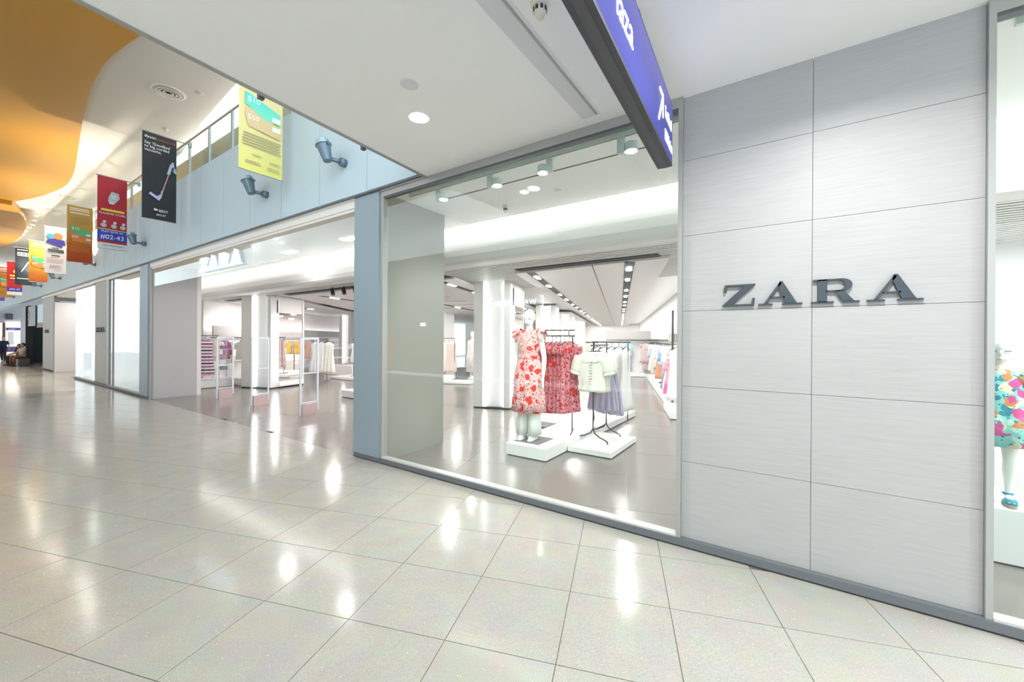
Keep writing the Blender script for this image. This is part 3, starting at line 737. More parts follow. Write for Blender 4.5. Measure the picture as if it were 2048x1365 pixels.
def voucher(x, w, z0, z1, label, stops, mname, rich, light=False):
    t = banner(x, w, z0, z1, label, ramp_mat(mname, stops, axis=2, lo=z0, hi=z1, rough=.65))
    b = BN(t, x, w, z0, z1)
    b.h *= .78; H0 = b.h
    b.text('Minimum spending of', .12, .90, .05, PGY, 1.0); b.lines(.3, .75, [.87], .008, PGY)
    b.poly([(.12, .70), (.13, .83), (.93, .72), (.94, .60), (.55, .60)], PTEAL if light else mat('print_green', (.10, .50, .22), .6))
    b.text('$10', .17, .735, .11, PW, 1.0)
    b.poly([(.12, .60), (.16, .68), (.9, .575), (.93, .44), (.2, .47)], mat('print_tan', (.72, .55, .30), .6) if light else PORG, d=-.001)
    b.text('$50', .17, .55, .10, PW, 1.0)
    b.rect(.74, .93, .615, .665, PW, e=.002); b.rect(.74, .93, .51, .56, PW, e=.002)
    if rich:
        b.lines(.06, .95, [.385, .355, .325, .295, .265], .010, PGY)
        b.text('NVPC', .28, .165, .05, PGY); b.text('NVPC', .68, .13, .06, PGY); b.lines(.12, .5, [.10, .08], .006, PGY); b.lines(.6, .95, [.085, .065], .006, PGY)
    else:
        b.lines(.08, .9, [1.2, 1.16, 1.10], .02, PW); b.lines(.1, .9, [1.02, .99, .96], .008, PGY); b.lines(.1, .9, [.33, .30, .27, .24], .010, PORG)
    return t
voucher(-6.41, .60, 4.06, 5.80, 'pale yellow banner with two dollar vouchers nearest the walkway', [(0, (.80, .78, .22)), (.5, (.80, .72, .36)), (.85, (.74, .62, .34)), (1, (.70, .58, .32))], 'banner_yellow', True, True)
BK = mat('banner_black', (.012, .016, .024), .55)
def vacuum(x, label, rich):
    w = .565
    t = banner(x, w, 4.12, 5.93, label, BK); b = BN(t, x, w, 4.12, 5.93)
    if not rich:
        b.lines(.1, .7, [.93], .02, PW); b.lines(.1, .9, [.86, .82, .78], .018, PW); b.rect(.1, .8, .16, .19, PW); b.poly([(.3, .35), (.36, .35), (.75, .62), (.7, .64)], mat('print_metal', (.45, .5, .6), .5)); return t
    b.text('dyson', .05, .925, .085, PW, .95, bold=.002); b.text('cyclone v10', .42, .925, .07, mat('print_copper', (.5, .12, .05), .6), .9)
    b.text("Say 'Goodbye'", .05, .855, .085, PW, .88, bold=.002); b.text('to big corded', .05, .815, .085, PW, .88, bold=.002); b.text('vacuums.', .05, .775, .085, PW, .9, bold=.002)
    lav = mat('print_lavender', (.50, .48, .85), .5); met = mat('print_steel', (.42, .52, .68), .5); cop = mat('print_rose', (.50, .30, .26), .5)
    b.poly([(.18, .285), (.23, .31), (.52, .255), (.48, .225)], lav, d=.001); b.poly([(.38, .26), (.5, .30), (.56, .27), (.5, .24)], met)
    b.poly([(.50, .27), (.55, .27), (.60, .35), (.55, .35)], met, d=.002); b.poly([(.56, .345), (.60, .345), (.78, .565), (.745, .565)], cop)
    b.poly([(.70, .56), (.80, .565), (.88, .68), (.80, .69)], met, d=.001); b.poly([(.83, .66), (.93, .66), (.90, .72), (.84, .71)], lav, d=.002)
    b.disc(.95, .615, .075, mat('print_slate', (.20, .28, .36), .5)); b.poly([(.9, .66), (.96, .65), (1.0, .60), (.97, .58)], met, d=.001)
    b.poly([(.32, .115), (.37, .135), (.37, .10)], PW); b.disc(.41, .115, .035, PW); b.text('BEST', .47, .095, .075, PW, 1.0, bold=.003); b.text('#02-07', .40, .05, .055, PW, 1.0, bold=.002)
    return t
vacuum(-10.98, 'black banner advertising a cordless vacuum cleaner', True)
x = -14.69; w = .565
t = banner(x, w, 3.95, 5.84, 'red banner with a blue unit number panel', mat('banner_red', (.42, .012, .03), .55)); b = BN(t, x, w, 3.95, 5.84)
b.rect(0.0, 1, .115, .265, mat('print_blue', (.03, .06, .50), .6)); b.rect(0, 1, .262, .272, PYEL, e=.001); b.rect(0, 1, .085, .112, mat('print_dred', (.45, .03, .02), .6)); b.rect(0, 1, 0.0, .08, mat('print_offwhite', (.70, .75, .80), .6))
b.text('PLAY NOW AT', .5, .225, .07, PW, .9, 'CENTER', .001); b.text('#02-43', .5, .135, .165, PW, .95, 'CENTER', .004); b.lines(.12, .88, [.038], .012, PGY)
b.text('FLAGSHIP STORE', .5, .475, .072, PW, .92, 'CENTER', .002); b.lines(.08, .92, [.52], .03, PYEL)
gm = mat('print_blob', (.45, .52, .58), .6); gm2 = mat('print_blob2', (.62, .66, .72), .6)
b.poly([(.34, .66), (.36, .72), (.46, .80), (.70, .79), (.74, .72), (.62, .66), (.5, .62)], gm); b.rect(.44, .62, .70, .76, gm2, e=.001); b.rect(.38, .55, .625, .67, gm2, e=.001)
for cx in (.2, .55, .85): b.disc(cx, .32, .10, gm); b.disc(cx + .03, .37, .06, gm2, d=.001)
voucher(-18.53, .56, 4.0, 5.78, 'orange red banner with a green voucher beyond the red banner', [(0, (.48, .06, .02)), (.3, (.55, .16, .03)), (.5, (.62, .33, .07)), (1, (.60, .38, .08))], 'banner_orange', False)
x = -22.70; w = .54
t = banner(x, w, 4.02, 5.75, 'white banner with a blue shoe shape and orange disc', mat('banner_white', (.66, .65, .66), .6)); b = BN(t, x, w, 4.02, 5.75)
b.disc(.60, .80, .24, PORG); b.disc(.26, .79, .18, mat('print_sky', (.08, .40, .62), .6), d=.001); b.poly([(.05, .65), (.12, .71), (.45, .745), (.92, .73), (.97, .62), (.85, .63), (.8, .56), (.5, .60)], mat('print_navy', (.06, .05, .32), .6), d=.002)
b.lines(.3, .7, [.53], .018, PK); b.lines(.12, .9, [.49, .455], .022, PK); b.lines(.3, .75, [.37], .02, PK); b.lines(.1, .9, [.31, .28, .25], .012, mat('print_pink', (.62, .35, .33), .6))
b.text('NVC', .25, .12, .13, mat('print_maroon', (.28, .05, .12), .6)); b.lines(.4, .8, [.08], .01, PGY)
voucher(-26.6, .53, 3.98, 5.74, 'yellow and orange banner with a green voucher beyond the white banner', [(0, (.50, .09, .02)), (.35, (.58, .28, .03)), (.6, (.70, .50, .05)), (1, (.72, .52, .06))], 'banner_amber', False)
vacuum(-30.6, 'second black vacuum banner far along the fascia', False)
x = -34.4; t = banner(x, .52, 3.86, 5.66, 'small red banner far along the fascia', mat('banner_red2', (.55, .015, .02), .55)); b = BN(t, x, .52, 3.86, 5.66)
b.rect(0, 1, .12, .22, mat('print_blue', (.03, .06, .50), .6)); b.rect(0, 1, 0, .10, PW); b.lines(.15, .85, [.55], .05, PYEL); b.disc(.6, .7, .2, PYEL); b.text('#02-43', .5, .145, .14, PW, .9, 'CENTER', .003); b.lines(.2, .8, [.48], .03, PW)
voucher(-38.4, .52, 3.95, 5.75, 'orange voucher banner at the far end of the fascia', [(0, (.45, .25, .05)), (.5, (.55, .25, .03)), (1, (.55, .16, .03))], 'banner_amber2', False)
x = -42.4; t = banner(x, .52, 3.95, 5.75, 'farthest white and purple banner on the fascia', mat('banner_lilac', (.70, .68, .82), .6)); b = BN(t, x, .52, 3.95, 5.75)
b.rect(0, 1, 0, .14, mat('print_violet', (.10, .06, .45), .6)); b.lines(.1, .9, [.85, .7, .6], .03, mat('print_violet', (.10, .06, .45), .6))

# ---- high ceiling lamps, diffusers
spots = [(-19.32, -.08), (-20.22, 0), (-21.19, .09), (-22.14, .15), (-23.15, .16), (-24.18, .22), (-25.04, .05), (-26.02, -.05), (-27.18, -.16), (-31.07, -.13), (-32.66, .01), (-34.0, .1), (-35.47, .18), (-36.46, .15), (-37.86, .15), (-39.4, .2), (-41.11, .05), (-42.25, -.06)]
g0 = thing('ceiling_spot', 'small lit spot lamp following the wavy gold edge of the high ceiling', 'light', (spots[0][0], spots[0][1], ZT), 0, 'spot lamps along the wavy ceiling edge')
obj('trim_ring', MB().lathe([(.085, 0), (.09, -.012), (.07, -.012)], 16).mesh('trim_ring', GLOSSW), g0, local=True)
obj('lamp', MB().lathe([(.066, -.016), (.066, -.004)], 16).mesh('lamp', mat('spot_lamp', (1, 1, 1), .5, emit=60, ecol=(1, .94, .80))), g0, local=True)
ORD = ['first', 'second', 'third', 'fourth', 'fifth', 'sixth', 'seventh', 'eighth', 'ninth', 'tenth', 'eleventh', 'twelfth', 'thirteenth', 'fourteenth', 'fifteenth', 'sixteenth', 'seventeenth', 'eighteenth']
g0['label'] = 'first small lit ceiling spot along the wavy gold edge from the near end'
for i, (x, y) in enumerate(spots[1:]): copy_thing(g0, (x, y, ZT), 0, ORD[i + 1] + ' small lit ceiling spot along the wavy gold edge from the near end')
for (x, y) in spots[::2]:
    d = bpy.data.lights.new('spot_beam', 'SPOT'); d.energy = 420; d.spot_size = 1.6; d.spot_blend = .7; d.shadow_soft_size = .07; d.color = (1, .92, .80)
    o = bpy.data.objects.new('spot_beam', d); COL.objects.link(o); o.location = (x, y, ZT - .03); o.rotation_euler = (-.35, 0, 0)
def diffuser(x, y, r, label):
    t = thing('air_diffuser', label, 'vent', (x, y, ZT), 0, 'round air diffusers in the high ceiling')
    T = Matrix.Translation((x, y, ZT)); G = mat('diffuser_grey', (.62, .60, .55), .5)
    MB().lathe([(r, 0), (r, -.015), (r * .86, -.03), (r * .84, -.01)], 28, T).build('outer_ring', G, t)
    MB().lathe([(r * .84, -.004), (r * .84, -.008)], 28, T).build('dark_core', mat('vent_dark', (.10, .095, .085), .8), t)
    for k, q in enumerate((.66, .46, .26)): MB().lathe([(r * q, -.012), (r * (q + .08), -.045), (r * (q - .02), -.05), (r * (q - .05), -.015)], 24, T).build('cone_ring', G, t)
diffuser(-13.2, .16, .36, 'round air diffuser in the high ceiling nearest the soffit edge')
diffuser(-27.1, .33, .40, 'round air diffuser in the high ceiling above the orange banner')
diffuser(-30.5, .35, .40, 'round air diffuser in the high ceiling above the white banner')
tag(MB().lathe([(.09, 0), (.085, -.02), (.05, -.03)], 16, Matrix.Translation((-12.6, .62, ZT))).build('ceiling_sensor', mat('sensor_grey', (.45, .43, .40), .5)), 'small grey disc beside the nearest air diffuser', 'sensor')
tag(MB().lathe([(.07, 0), (.07, -.03), (.03, -.08)], 14, Matrix.Translation((-15.6, .75, ZT))).build('ceiling_camera', mat('sensor_grey', (.45, .43, .40), .5)), 'tiny ceiling camera above the black vacuum banner', 'camera')
# ================================================================ inside the shop
def track_head(x, label, aim):
    t = thing('track_spotlight', label, 'light', (x, .25, ZC - .04), 0, 'spot heads on the window track')
    mint = mat('track_mint', (.66, .74, .71), .4)
    MB().box(x - .035, x + .035, .235, .265, ZC - .20, ZC - .05).build('driver_box', mint, t)
    T = Matrix.Translation((x + aim[0], .25 + aim[1], ZC - .19))
    MB().tube([(x, .25, ZC - .17), (x + aim[0], .25 + aim[1], ZC - .17)], .012, 8).build('arm', mint, t)
    MB().lathe([(.056, 0), (.058, .005), (.058, .075), (.05, .08)], 22, T).build('head', mint, t)
    MB().lathe([(.05, -.004), (.05, .002)], 22, T).build('lens', LAMP, t)
    d = bpy.data.lights.new('track_beam', 'SPOT'); d.energy = 42; d.spot_size = 1.9; d.spot_blend = .6; d.shadow_soft_size = .05; d.color = (1, 1, .97)
    o = bpy.data.objects.new('track_beam', d); COL.objects.link(o); o.location = (x + aim[0], .25 + aim[1], ZC - .20); o.rotation_euler = (.45, 0, 0)
tk = thing('light_track', 'white light track along the top of the big window', 'track', (-2.6, .25, ZC))
MB().box(-4.15, -.72, .235, .265, ZC - .045, ZC).build('rail', mat('track_mint', (.66, .74, .71), .4), tk)
MB().box(-4.15, -.72, .245, .255, ZC - .048, ZC - .044).build('groove', mat('track_groove', (.25, .2, .18), .6), tk)
for x, l, a in ((-3.62, 'leftmost spot head on the window track', (.07, .02)), (-2.80, 'spot head on the window track beside the glass joint', (.09, .02)), (-2.02, 'third spot head on the window track turned left', (-.08, .0)), (-1.26, 'spot head on the window track nearest the blue sign', (.09, .02))): track_head(x, l, a)
tk2 = thing('light_track', 'white light track at the top of the right edge window', 'track', (2.4, .25, ZC))
MB().box(1.15, 3.6, .235, .265, ZC - .045, ZC).build('rail', mat('track_mint', (.66, .74, .71), .4), tk2)
tag(MB().box(-3.9, -1.1, .655, .672, ZC - .004, ZC).build('ceiling_groove', SLOT), 'thin dark groove in the ceiling behind the big window', 'groove')
def downlight(x, y, z, label, r=.055, e=LAMP):
    t = thing('downlight', label, 'light', (x, y, z))
    T = Matrix.Translation((x, y, z))
    MB().lathe([(r * 1.25, 0), (r * 1.25, -.004), (r, -.008)], 20, T).build('ring', GLOSSW, t)
    MB().lathe([(r, -.01), (r, -.002)], 20, T).build('lamp', e, t)
downlight(-2.816, 1.018, ZC, 'round lit downlight behind the big window')
tag(MB().lathe([(.05, 0), (.05, -.003)], 16, Matrix.Translation((-2.428, 1.207, ZC))).build('cover_plate', mat('plate_white', (.74, .76, .76), .5)), 'round flush plate in the ceiling behind the big window', 'cover plate')
for x, l in ((-9.29, 'left pair of square lamps above the shop entrance'), (-7.03, 'right pair of square lamps above the shop entrance')):
    t = thing('square_downlight', l, 'light', (x, 1.28, ZC))
    for d in (-.11, .11): MB().box(x + d - .09, x + d + .09, 1.19, 1.37, ZC - .006, ZC).build('lamp', LAMP, t)
    area('square_lamp_light', (x, 1.28, ZC - .012), .4, .18, 2.5, 0, (1, .98, .96))
for k, (x, y) in enumerate(((-7.92, .18), (-8.23, .42), (-8.54, .70))): downlight(x, y + .04, ZC, ['first', 'second', 'third'][k] + ' tiny lamp standing in for a mirrored downlight right of the glowing letters', .03)  # lamps stand in for downlights mirrored in the transom glass
for x, y, l in ((-9.96, 2.75, 'leftmost black spot under the slats inside the entrance'), (-9.5, 2.78, 'middle black spot under the slats inside the entrance'), (-9.05, 2.8, 'right black spot under the slats near the pillar')):
    t = thing('black_spotlight', l, 'light', (x, y, 3.0), 0, 'black spots inside the entrance')
    MB().tube([(x, y, 3.0), (x, y, 2.94)], .012, 8).build('stem', BLACK, t)
    MB().tube([(x - .03, y, 2.95), (x + .07, y - .03, 2.80)], .05, 14).build('head', BLACK, t)

# ---- columns with lit niches
def column(a0, a1, b0, b1, n0, n1, label, mirror=False):
    c = thing('column', label, 'column', W((a0 + a1) / 2, (b0 + b1) / 2))
    CW = mat('column_white', (.70, .69, .68), .45)
    m = MB(); m.abox(a0, n0, b0, b0 + .18, .04, 3.0)
    m.build('front_pier', CW, c)
    MB().abox(n1, a1, b0, b0 + .18, .04, 3.0).build('front_pier', CW, c)
    MB().abox(a0, a1, b0 + .18, b1, .04, 3.0).build('core', CW, c)
    MB().abox(a0 + .01, a1 - .01, b0 + .01, b1 - .01, 0, .04).build('plinth', BLACK, c)
    MB().abox(n0 + .05, n1 - .05, b0 + .13, b0 + .19, .04, 3.0).build('niche_panel', GLOSSW, c)
    for q in ((n0 + .002, n0 + .035), (n1 - .035, n1 - .002)): MB().abox(q[0], q[1], b0 + .10, b0 + .13, .05, 2.99).build('light_strip', STRIP, c)
    if mirror:
        MIR = mat('mirror', (.92, .90, .89), .02, 1.0)
        MB().abox(a1, a1 + .02, b0 + .30, b1 - .12, .25, 2.45).build('mirror', MIR, c)
        for b in (b0 + .26, b1 - .10): MB().abox(a1, a1 + .035, b, b + .035, .05, 2.9).build('mirror_frame', mat('mirror_frame', (.85, .84, .83), .4), c)
        MB().abox(a1, a1 + .03, b0 + .14, b0 + .22, .3, 2.35).build('light_strip', STRIP, c)
        MB().abox(a1, a1 + .10, b0 + .28, b1 - .12, .06, .22).build('mirror_ledge', GLOSSW, c)
        for b in (b0 + .24, b1 - .09): MB().abox(a1, a1 + .02, b, b + .015, 2.45, 2.85).build('bracket', BLACK, c)
    return c
column(-4.465, -3.57, 5.70, 7.0, -4.24, -3.72, 'white column with lit niche standing left of the floral mannequin', True)
column(-13.03, -11.85, 7.05, 8.45, -12.62, -11.97, 'white column with lit niche standing inside the entrance', True)
column(-4.4, -3.6, 12.6, 13.6, -4.2, -3.8, 'second white lit column down the right aisle')
column(-4.4, -3.6, 18.6, 19.6, -4.2, -3.8, 'third white lit column down the right aisle')
column(-4.4, -3.6, 25.6, 26.6, -4.2, -3.8, 'farthest white lit column down the right aisle')
column(-10.3, -9.5, 15.2, 16.2, -10.1, -9.7, 'white lit column far back in the middle of the shop')
column(-16.8, -16.0, 16.5, 17.3, -16.6, -16.2, 'white lit column at the far left of the shop')

# ---- platforms
def platform(x0, x1, y0, y1, h, label, M=None, mats=GLOSSW):
    p = thing('display_platform', label, 'platform', (M @ Vector(((x0 + x1) / 2, (y0 + y1) / 2, 0))) if M else ((x0 + x1) / 2, (y0 + y1) / 2, 0))
    MB().box(x0, x1, y0, y1, .015, h, M).build('top_box', mats, p)
    MB().box(x0 + .02, x1 - .02, y0 + .02, y1 - .02, 0, .015, M).build('plinth', BLACK, p)
    return p
RG = Matrix.Rotation(GA, 4, 'Z')
platform(-3.25, -2.60, 1.25, 3.0, .17, 'tall white platform under the floral mannequin')
tag(MB().box(-3.22, -2.80, 1.40, 1.83, .17, .178).build('base_plate', mat('plate_grey', (.22, .21, .20), .5, .3)), 'square grey metal plate under the white shoes', 'plate')
platform(-2.585, -1.93, 1.88, 3.02, .085, 'low white platform under the blouse stand')
platform(-4.02, -2.6, 3.05, 5.2, .12, 'white platform behind the floral dresses')
platform(.0, .5, 7.2, 15.3, .17, 'long white platform along the right display wall', RG)
platform(-1.6, .0, 15.35, 15.95, .17, 'white platform at the foot of the back display wall', RG)
platform(-9.4, -6.3, 10.2, 12.6, .10, 'white platform under the striped dresses in the middle of the shop', RG)
platform(-.1, .45, 5.6, 6.9, .16, 'white platform at the near end of the right display wall', RG)

# ---- clothes
def hanger_mesh(w=.38):
    m = MB()
    hook = [(0, 0, -.02)] + [(.022 * math.sin(t), 0, .012 + .022 * -math.cos(t)) for t in [PI * k / 6 for k in range(0, 9)]]
    m.tube([(0, 0, -.07), (0, 0, -.035), (.012, 0, -.022), (.022, 0, -.002), (.016, 0, .018), (0, 0, .026), (-.016, 0, .018), (-.02, 0, .004)], .0035, 5)
    m.tube([(-w / 2, 0, -.125), (-w / 4, 0, -.085), (0, 0, -.068), (w / 4, 0, -.085), (w / 2, 0, -.125)], [.006, .009, .010, .009, .006], 6)
    return m.mesh('hanger', BLACK)
HANG = hanger_mesh()
GM = {}
def cloth_mesh(key, L=1.1, ws=.19, ww=.16, wh=.27, th=.05, hem=.07, folds=7, fa=.18, sleeves=None, neck=.06, seed=0, rows=12, n=36, waist=.38, ruffle=0.0, shoulders=True):
    if key in GM: return GM[key]
    rnd = random.Random(seed); ph = rnd.uniform(0, 6)
    m = MB(); rings = []
    for j in range(rows + 1):
        t = j / rows
        z = -.085 - t * L
        if shoulders and t < .08: q = t / .08; w = neck + (ws - neck) * q; d = th * (.45 + .4 * q); z = -.075 - .05 * q * q - (L * .08 - .05) * q * .6
        elif t < waist: q = (t - .08) / (waist - .08) if shoulders else t / waist; w = ws + (ww - ws) * q; d = th * (.85 + .15 * q)
        else: q = (t - waist) / (1 - waist); w = ww + (wh - ww) * q ** .8; d = th + (hem - th) * q
        ring = []
        for k in range(n):
            a = 2 * PI * k / n
            f = 1 + fa * (max(0, t - .1) ** .7) * math.sin(folds * a + ph + 1.3 * math.sin(3 * t + a)) + fa * .3 * math.sin(3 * a + 4 * t + ph)
            rx = w * (1 + .05 * (f - 1)); 
            x = rx * math.cos(a); y = d * math.sin(a) * f + .25 * d * (f - 1) * math.copysign(1, math.sin(a))
            zz = z + (ruffle * math.sin(folds * 2 * a + t * 9) if t > .05 else 0) + (.012 * math.sin(folds * a + ph) if j == rows else 0)
            ring.append(Vector((x, y, zz)))
        rings.append(ring)
    m.loft(rings)
    if sleeves:
        ln, r0, r1, spread = sleeves
        for s in (-1, 1):
            p0 = Vector((s * (ws - .03), 0, -.15)); p1 = p0 + Vector((s * spread, .0, -ln))
            pts = [p0 + (p1 - p0) * q + Vector((s * .02 * math.sin(PI * q), 0, 0)) for q in (0, .25, .5, .75, 1)]
            rr = []
            for i, p in enumerate(pts):
                q = i / 4; R = r0 + (r1 - r0) * q
                rr.append([p + Vector((R * math.cos(a), R * .62 * math.sin(a), .25 * R * math.cos(a) * s)) for a in [2 * PI * k / 14 for k in range(14)]])
            m.loft(rr)
    GM[key] = m.mesh(key, PINKW, True)
    return GM[key]
def trousers_mesh(key, L=.95, w=.17, seed=1):
    if key in GM: return GM[key]
    m = MB()
    for s in (-1, 1):
        rr = []
        for j in range(9):
            t = j / 8
            rr.append([Vector((s * w * .5 * (1 - .1 * t) + (w * .52 - .02 * t) * math.cos(a) * .95, .045 * math.sin(a) * (1 + .3 * math.sin(3 * a + 5 * t)), -.09 - L * t)) for a in [2 * PI * k / 16 for k in range(16)]])
        m.loft(rr)
    GM[key] = m.mesh(key, PINKW, True)
    return GM[key]
def garment(name, label, group, loc, rz, me, m, cat='clothes', hanger=True, lean=0.0):
    t = thing(name, label, cat, loc, rz, group)
    o = obj('fabric', me, t, local=True)
    o.material_slots[0].link = 'OBJECT'; o.material_slots[0].material = m
    if hanger: obj('hanger', HANG, t, local=True)
    return t
FLORAL = print_mat('red_floral', (.80, .50, .48), [(24, .12, (.50, .05, .07), 3.1), (34, .115, (.20, .03, .09), 7.7), (7.0, .155, (.74, .05, .035), 1.2), (12, .07, (.62, .02, .03), 9.4)])
FLORAL_D = print_mat('red_floral_rack', (.68, .26, .28), [(22, .15, (.36, .015, .05), 2.1), (34, .12, (.18, .02, .07), 5.7), (7, .16, (.64, .035, .03), 4.2), (12, .10, (.42, .012, .03), 8.4)])
TROPIC = print_mat('tropical_print', (.28, .66, .62), [(11, .20, (.05, .30, .38), 2.0), (14, .16, (.55, .78, .68), 6.1), (9, .17, (.80, .78, .55), 11.3), (6.0, .15, (.82, .26, .10), 4.9), (6.4, .15, (.72, .10, .32), 8.8), (7.2, .13, (.85, .45, .14), 1.7), (26, .12, (.03, .22, .30), 12.0)])
LILACF = print_mat('pale_floral', (.70, .60, .60), [(30, .2, (.45, .25, .28), 1.0), (16, .15, (.55, .45, .50), 5.0)])
CREAMF = print_mat('cream_floral', (.80, .74, .72), [(20, .15, (.62, .40, .45), 2.0), (36, .12, (.45, .35, .55), 4.0)])
CL = {}
def cm(n, c): return mat('cloth_' + n, c, .8, spec=.15, noise=.05, nscale=20)
CREAM = cm('cream', (.80, .81, .72)); WHT = cm('white', (.84, .83, .81)); LILAC = cm('lilac', (.50, .47, .60)); PALEB = cm('pale_blue', (.50, .62, .80)); DENIM = cm('denim', (.25, .34, .52))
NAVY = cm('navy', (.02, .03, .09)); PINK = cm('pink', (.80, .45, .55)); HOT = cm('hot_pink', (.80, .16, .40)); BLUSH = cm('blush', (.78, .62, .58)); ORANGE = cm('terracotta', (.62, .32, .20)); YEL = cm('mustard', (.75, .47, .10))
PLUM = cm('plum', (.28, .07, .17)); ROSE = cm('rose', (.62, .36, .38)); SAND = cm('sand', (.66, .58, .48)); MINTC = cm('mint', (.55, .66, .58)); BLKC = cm('black', (.03, .03, .04)); GREYC = cm('grey', (.40, .40, .42))
PLAID = stripe_mat('plaid', [(.80, .80, .80), (.60, .10, .25), (.75, .75, .78), (.10, .10, .14), (.80, .80, .82), (.45, .12, .28), (.78, .78, .8), (.08, .10, .12)], .42)
STRIPE = stripe_mat('vertical_stripe', [(.72, .62, .60), (.50, .36, .35), (.74, .66, .63), (.58, .46, .45)], .06, 0)
NAVYS = stripe_mat('blue_stripe', [(.14, .18, .36), (.05, .07, .18)], .05, 0)

dressL = cloth_mesh('long_dress', 1.16, .19, .17, .25, .045, .075, 8, .30, None, .05, 1, 12)
dressR = cloth_mesh('ruffle_dress', 1.10, .20, .17, .22, .055, .085, 9, .42, (.12, .075, .06, .03), .05, 2, 18, 44, .4, .008)
dressS = cloth_mesh('short_dress', .84, .19, .18, .25, .045, .06, 7, .28, (.16, .06, .05, .03), .05, 3)
topM = cloth_mesh('top', .60, .20, .20, .22, .04, .05, 6, .22, (.20, .065, .06, .06), .06, 4)
shirtM = cloth_mesh('shirt', .66, .21, .20, .22, .045, .05, 5, .2, (.46, .06, .05, .07), .06, 5)
skirtM = cloth_mesh('skirt', .62, .15, .17, .27, .045, .085, 15, .34, None, .05, 6, 10, 60, .15, 0, False)
trouM = trousers_mesh('trousers')

# -- rack with the red floral dresses: bar along the shop's a axis
RB0 = W(-2.42, 3.16, 0); RBD = Vector((CA, SA_, 0))
def bar_rack(label, P, D, L, H, legs='T', zb=.12, name='clothes_rack'):
    P = Vector(P); D = Vector(D).normalized(); N = Vector((-D.y, D.x, 0)); C = P + D * L / 2
    t = thing(name, label, 'rack', (C.x, C.y, zb))
    u = Vector((0, 0, 1))
    MB().tube([P + u * H, P + D * L + u * H], .011, 8).build('bar', BLACK, t)
    for q in (.06, .94):
        b = P + D * L * q
        MB().tube([b + u * zb, b + u * (H + .0)], .010, 8).build('post', BLACK, t)
    for q in (.06, .94):
        b = P + D * L * q
        MB().tube([b - N * .22 + u * (zb + .01), b + N * .22 + u * (zb + .01)], .010, 8).build('foot', BLACK, t)
    return t
rk = bar_rack('black rack carrying the red floral dresses', RB0, RBD, .62, 1.70, zb=.17)
MB().tube([RB0 + RBD * .0 + Vector((0, 0, 1.79)), RB0 + RBD * .62 + Vector((0, 0, 1.79))], .010, 8).build('upper_bar', BLACK, rk)
for q in (.1, .52): MB().tube([RB0 + RBD * q + Vector((0, 0, 1.70)), RB0 + RBD * q + Vector((0, 0, 1.79))], .008, 8).build('riser', BLACK, rk)
for k in range(8):
    p = RB0 + RBD * (.06 + k * .066)
    garment('floral_dress', ORD[k] + ' red floral dress from the left hanging edge on along its rack' if k < 7 else 'red and pink floral dress turned outward at the right end of its rack', 'floral dresses on the rack', (p.x, p.y, 1.675), GA + PI / 2 + random.uniform(-.12, .12) if k < 7 else GA + .75, dressR, FLORAL_D, 'dress')
# -- second rack behind with cream dresses
P2 = Vector((-3.0, 3.75, 0))
bar_rack('black rack with pale dresses behind the floral ones', P2, RBD, .7, 1.60, zb=.12)
for k in range(5):
    p = P2 + RBD * (.1 + .13 * k)
    garment('pale_dress', ORD[k] + ' off white dress from the left on the rack behind the floral dresses', 'pale dresses on the second rack', (p.x, p.y, 1.575), GA + PI / 2 - .5 + random.uniform(-.15, .15), dressL, WHT, 'dress')
# -- blouse stand
bs = thing('garment_stand', 'two post black stand with curved feet carrying the cream blouses', 'stand', (-2.42, 2.7, .085))
for y, s in ((2.42, 1), (2.98, 1)):
    MB().tube([(-2.42, y, .24), (-2.42, y, 1.60)], .010, 8).build('post', BLACK, bs)
    for dx in (-1, 1):
        MB().tube([(-2.42, y, .26), (-2.42 + dx * .03, y - .01, .20), (-2.42 + dx * .12, y - .05, .155), (-2.42 + dx * .24, y - .10, .13), (-2.42 + dx * .28, y - .12, .115), (-2.42 + dx * .285, y - .125, .087)], .010, 8).build('foot', BLACK, bs)
MB().tube([(-2.42, 2.42, .24), (-2.42, 2.98, .24)], .009, 8).build('spreader', BLACK, bs)
MB().tube([(-2.42, 2.33, 1.555), (-2.42, 3.05, 1.555)], .011, 8).build('bar', BLACK, bs)
for y in (2.36, 3.02): MB().tube([(-2.52, y, 1.60), (-2.32, y, 1.60)], .008, 8).build('cross_bar', BLACK, bs)
blouse = cloth_mesh('blouse', .60, .205, .20, .225, .05, .07, 9, .25, (.26, .10, .085, .09), .085, 8, 16, 40, .5)
SPOTS_B = [(2.36, .04, 'front cream blouse with ruffled placket on the stand'), (2.50, -.10, 'cream blouse just behind the front blouse on the stand'), (2.64, -.28, 'cream blouse third on the stand turned to the right')]
